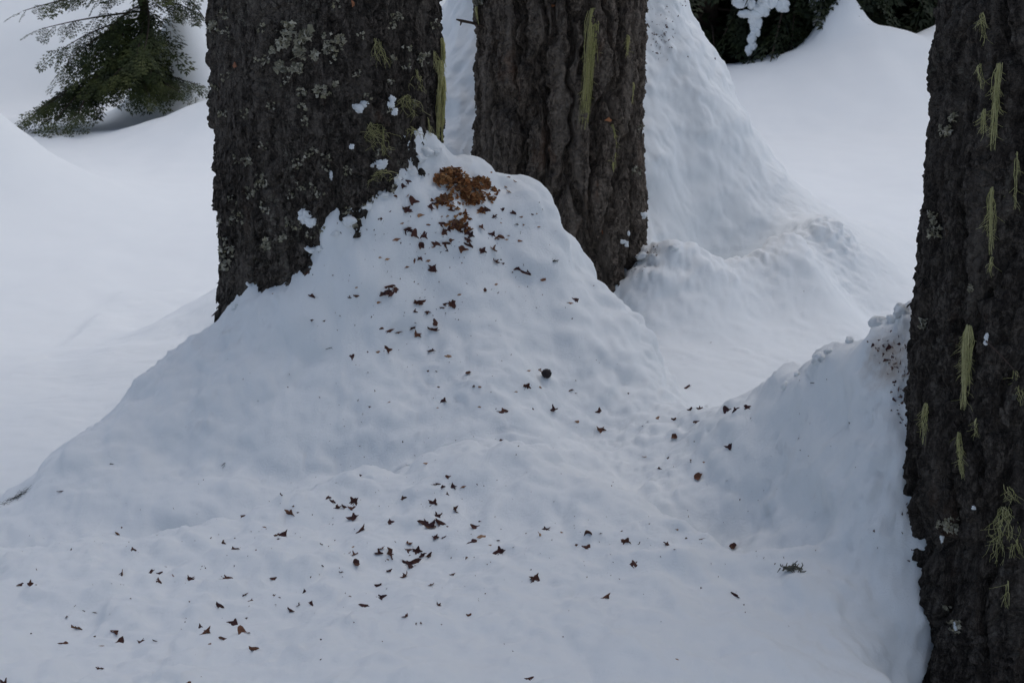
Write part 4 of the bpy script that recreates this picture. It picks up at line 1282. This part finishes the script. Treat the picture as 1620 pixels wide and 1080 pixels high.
# specks and crumbs too small to count, one sprinkle
def sprinkle(name, spots, seed, mat, label, smin, smax):
    rs = np.random.default_rng(seed)
    g = Geo()
    for (px, py, sx, sy, n_) in spots:
        for _ in range(n_):
            hit, n = on_snow(px + rs.normal() * sx, py + rs.normal() * sy)
            if hit is None or hit.y > 5.6:
                continue
            s = rs.uniform(smin, smax)
            d = rs.normal(size=(4, 3)) * s
            V = np.array(hit) + np.array(n) * s * 0.3 + d
            g.add(V, [(0, 1, 2), (0, 2, 3), (0, 3, 1), (1, 3, 2)])
    o = link(name, g.mesh(name, mat, False))
    tag(o, label, 'debris', kind='stuff')
sprinkle('bark_specks', [(700, 400, 90, 70, 160), (650, 560, 130, 90, 110), (600, 850, 180, 80, 160), (200, 920, 140, 70, 60), (950, 830, 160, 80, 80), (1250, 750, 120, 120, 50), (850, 500, 120, 70, 20), (480, 380, 60, 40, 18)], 31, M_SCALE,
         'dark specks of bark dust sprinkled over the mound', 0.0006, 0.0016)
sprinkle('bark_crumbs', [(1408, 572, 9, 10, 26), (1425, 620, 8, 22, 30), (1400, 545, 14, 12, 24), (1436, 552, 5, 8, 10), (1432, 660, 6, 15, 12), (1440, 770, 5, 60, 22), (1030, 400, 8, 8, 26), (1012, 425, 10, 8, 12), (1050, 60, 10, 14, 40), (1045, 45, 7, 20, 30), (1075, 35, 25, 40, 22), (615, 290, 12, 6, 14), (636, 285, 6, 5, 8)], 32, M_SCALE,
         'black bark crumbs fallen on the snow along the trunks', 0.0010, 0.0032)

# round dark cone with its stalk
hit, n = on_snow(865, 596)
V, F = blob((0, 0, 0), 0.0098, 0.0098, 0.0092, 9, 0.22, 22)
cone = link('round_cone', None, loc=hit + Vector((0, -0.002, 0.008)))
tag(cone, 'small round blackish cone lying on the mound slope', 'cone')
M_CONE = vary_material('cone_black', [(0.020, 0.016, 0.018), (0.03, 0.022, 0.02)], 0.7, 300.0, 0.3)
link('body', mesh_from('body', V, F, M_CONE), cone)
V, F = tube([(-0.009, 0, 0.003), (-0.014, 0.001, 0.006), (-0.018, 0.001, 0.007)], [0.0013, 0.001, 0.0006], 5)
link('stalk', mesh_from('stalk', V, F, M_TAN), cone)

# fallen lichen tuft, dark hair-lichen strands, needles
def tuft(px, py, w, n_, seed, mat, label, flat=0.5, thick=0.0009, cat='lichen', name='lichen_tuft'):
    rs = np.random.default_rng(seed)
    hit, n = on_snow(px, py)
    sz = w * hit.y / FPX
    g = Geo()
    for _ in range(n_):
        p = np.array(hit) + rs.normal(size=3) * sz * np.array([0.28, 0.18, 0.05]) + np.array([0, 0, 0.003])
        d = rs.normal(size=3) * np.array([1, 0.8, flat])
        d /= np.linalg.norm(d)
        L = sz * rs.uniform(0.15, 0.4)
        q = np.array([p, p + d * L * 0.5 + rs.normal(size=3) * L * 0.15, p + d * L + rs.normal(size=3) * L * 0.2])
        q[:, 2] = np.maximum(q[:, 2], hit.z - 0.002)
        V, F = tube(q, [thick, thick * 0.9, thick * 0.5], 4)
        g.add(V, F)
    o = link(name, g.mesh(name, mat))
    tag(o, label, cat)
M_GREYL = vary_material('grey_lichen', [(0.10, 0.10, 0.085), (0.16, 0.16, 0.13)], 0.9, 300.0, 0.05)
M_HAIR = vary_material('hair_lichen', [(0.03, 0.026, 0.02), (0.05, 0.045, 0.03)], 0.9, 100.0, 0.05)
tuft(1251, 901, 26, 70, 3, M_GREYL, 'grey and black lichen tuft fallen near the banked trunk', thick=0.0012)
tuft(879, 415, 10, 22, 4, M_GREYL, 'tiny dark green lichen scrap near the mound edge')
tuft(817, 357, 5, 12, 5, M_GREYL, 'tiny green-black lichen crumb beside the heap')
def strand(pxs, label, seed, n_, thick, spread, mat, name='hair_lichen'):
    rs = np.random.default_rng(seed)
    g = Geo()
    for _ in range(n_):
        pts = []
        k0 = rs.uniform(0, 0.6)
        for t in np.linspace(k0, min(1, k0 + rs.uniform(0.25, 0.6)), 7):
            i = t * (len(pxs) - 1)
            a = int(min(i, len(pxs) - 2))
            f = i - a
            px, py = (pxs[a][j] * (1 - f) + pxs[a + 1][j] * f for j in (0, 1))
            hit, n = on_snow(px + rs.normal() * spread, py + rs.normal() * spread * 0.6)
            if hit is not None and hit.y < 4.3:
                pts.append(np.array(hit + n * 0.0012))
        if len(pts) > 2:
            g.add(*tube(pts, thick, 3))
    if g.n:
        tag(link(name, g.mesh(name, mat)), label, 'lichen' if 'lichen' in name else 'needle')
strand([(-10, 806), (20, 790), (35, 780), (55, 768)], 'tangle of fine black hair lichen on the mound edge', 8, 16, 0.0002, 3.5, M_HAIR)
strand([(512, 553), (520, 551), (527, 549)], 'single dark needle lying on the mound slope', 9, 3, 0.0006, 0.3, M_HAIR, 'fir_needle')
strand([(350, 738), (356, 732), (352, 744)], 'pale looped hair of lichen on the shaded mound flank', 10, 3, 0.0003, 0.8, M_HAIR)
strand([(1282, 606), (1290, 606)], 'single dark needle on the snow bank', 11, 3, 0.0006, 0.2, M_HAIR, 'fir_needle')
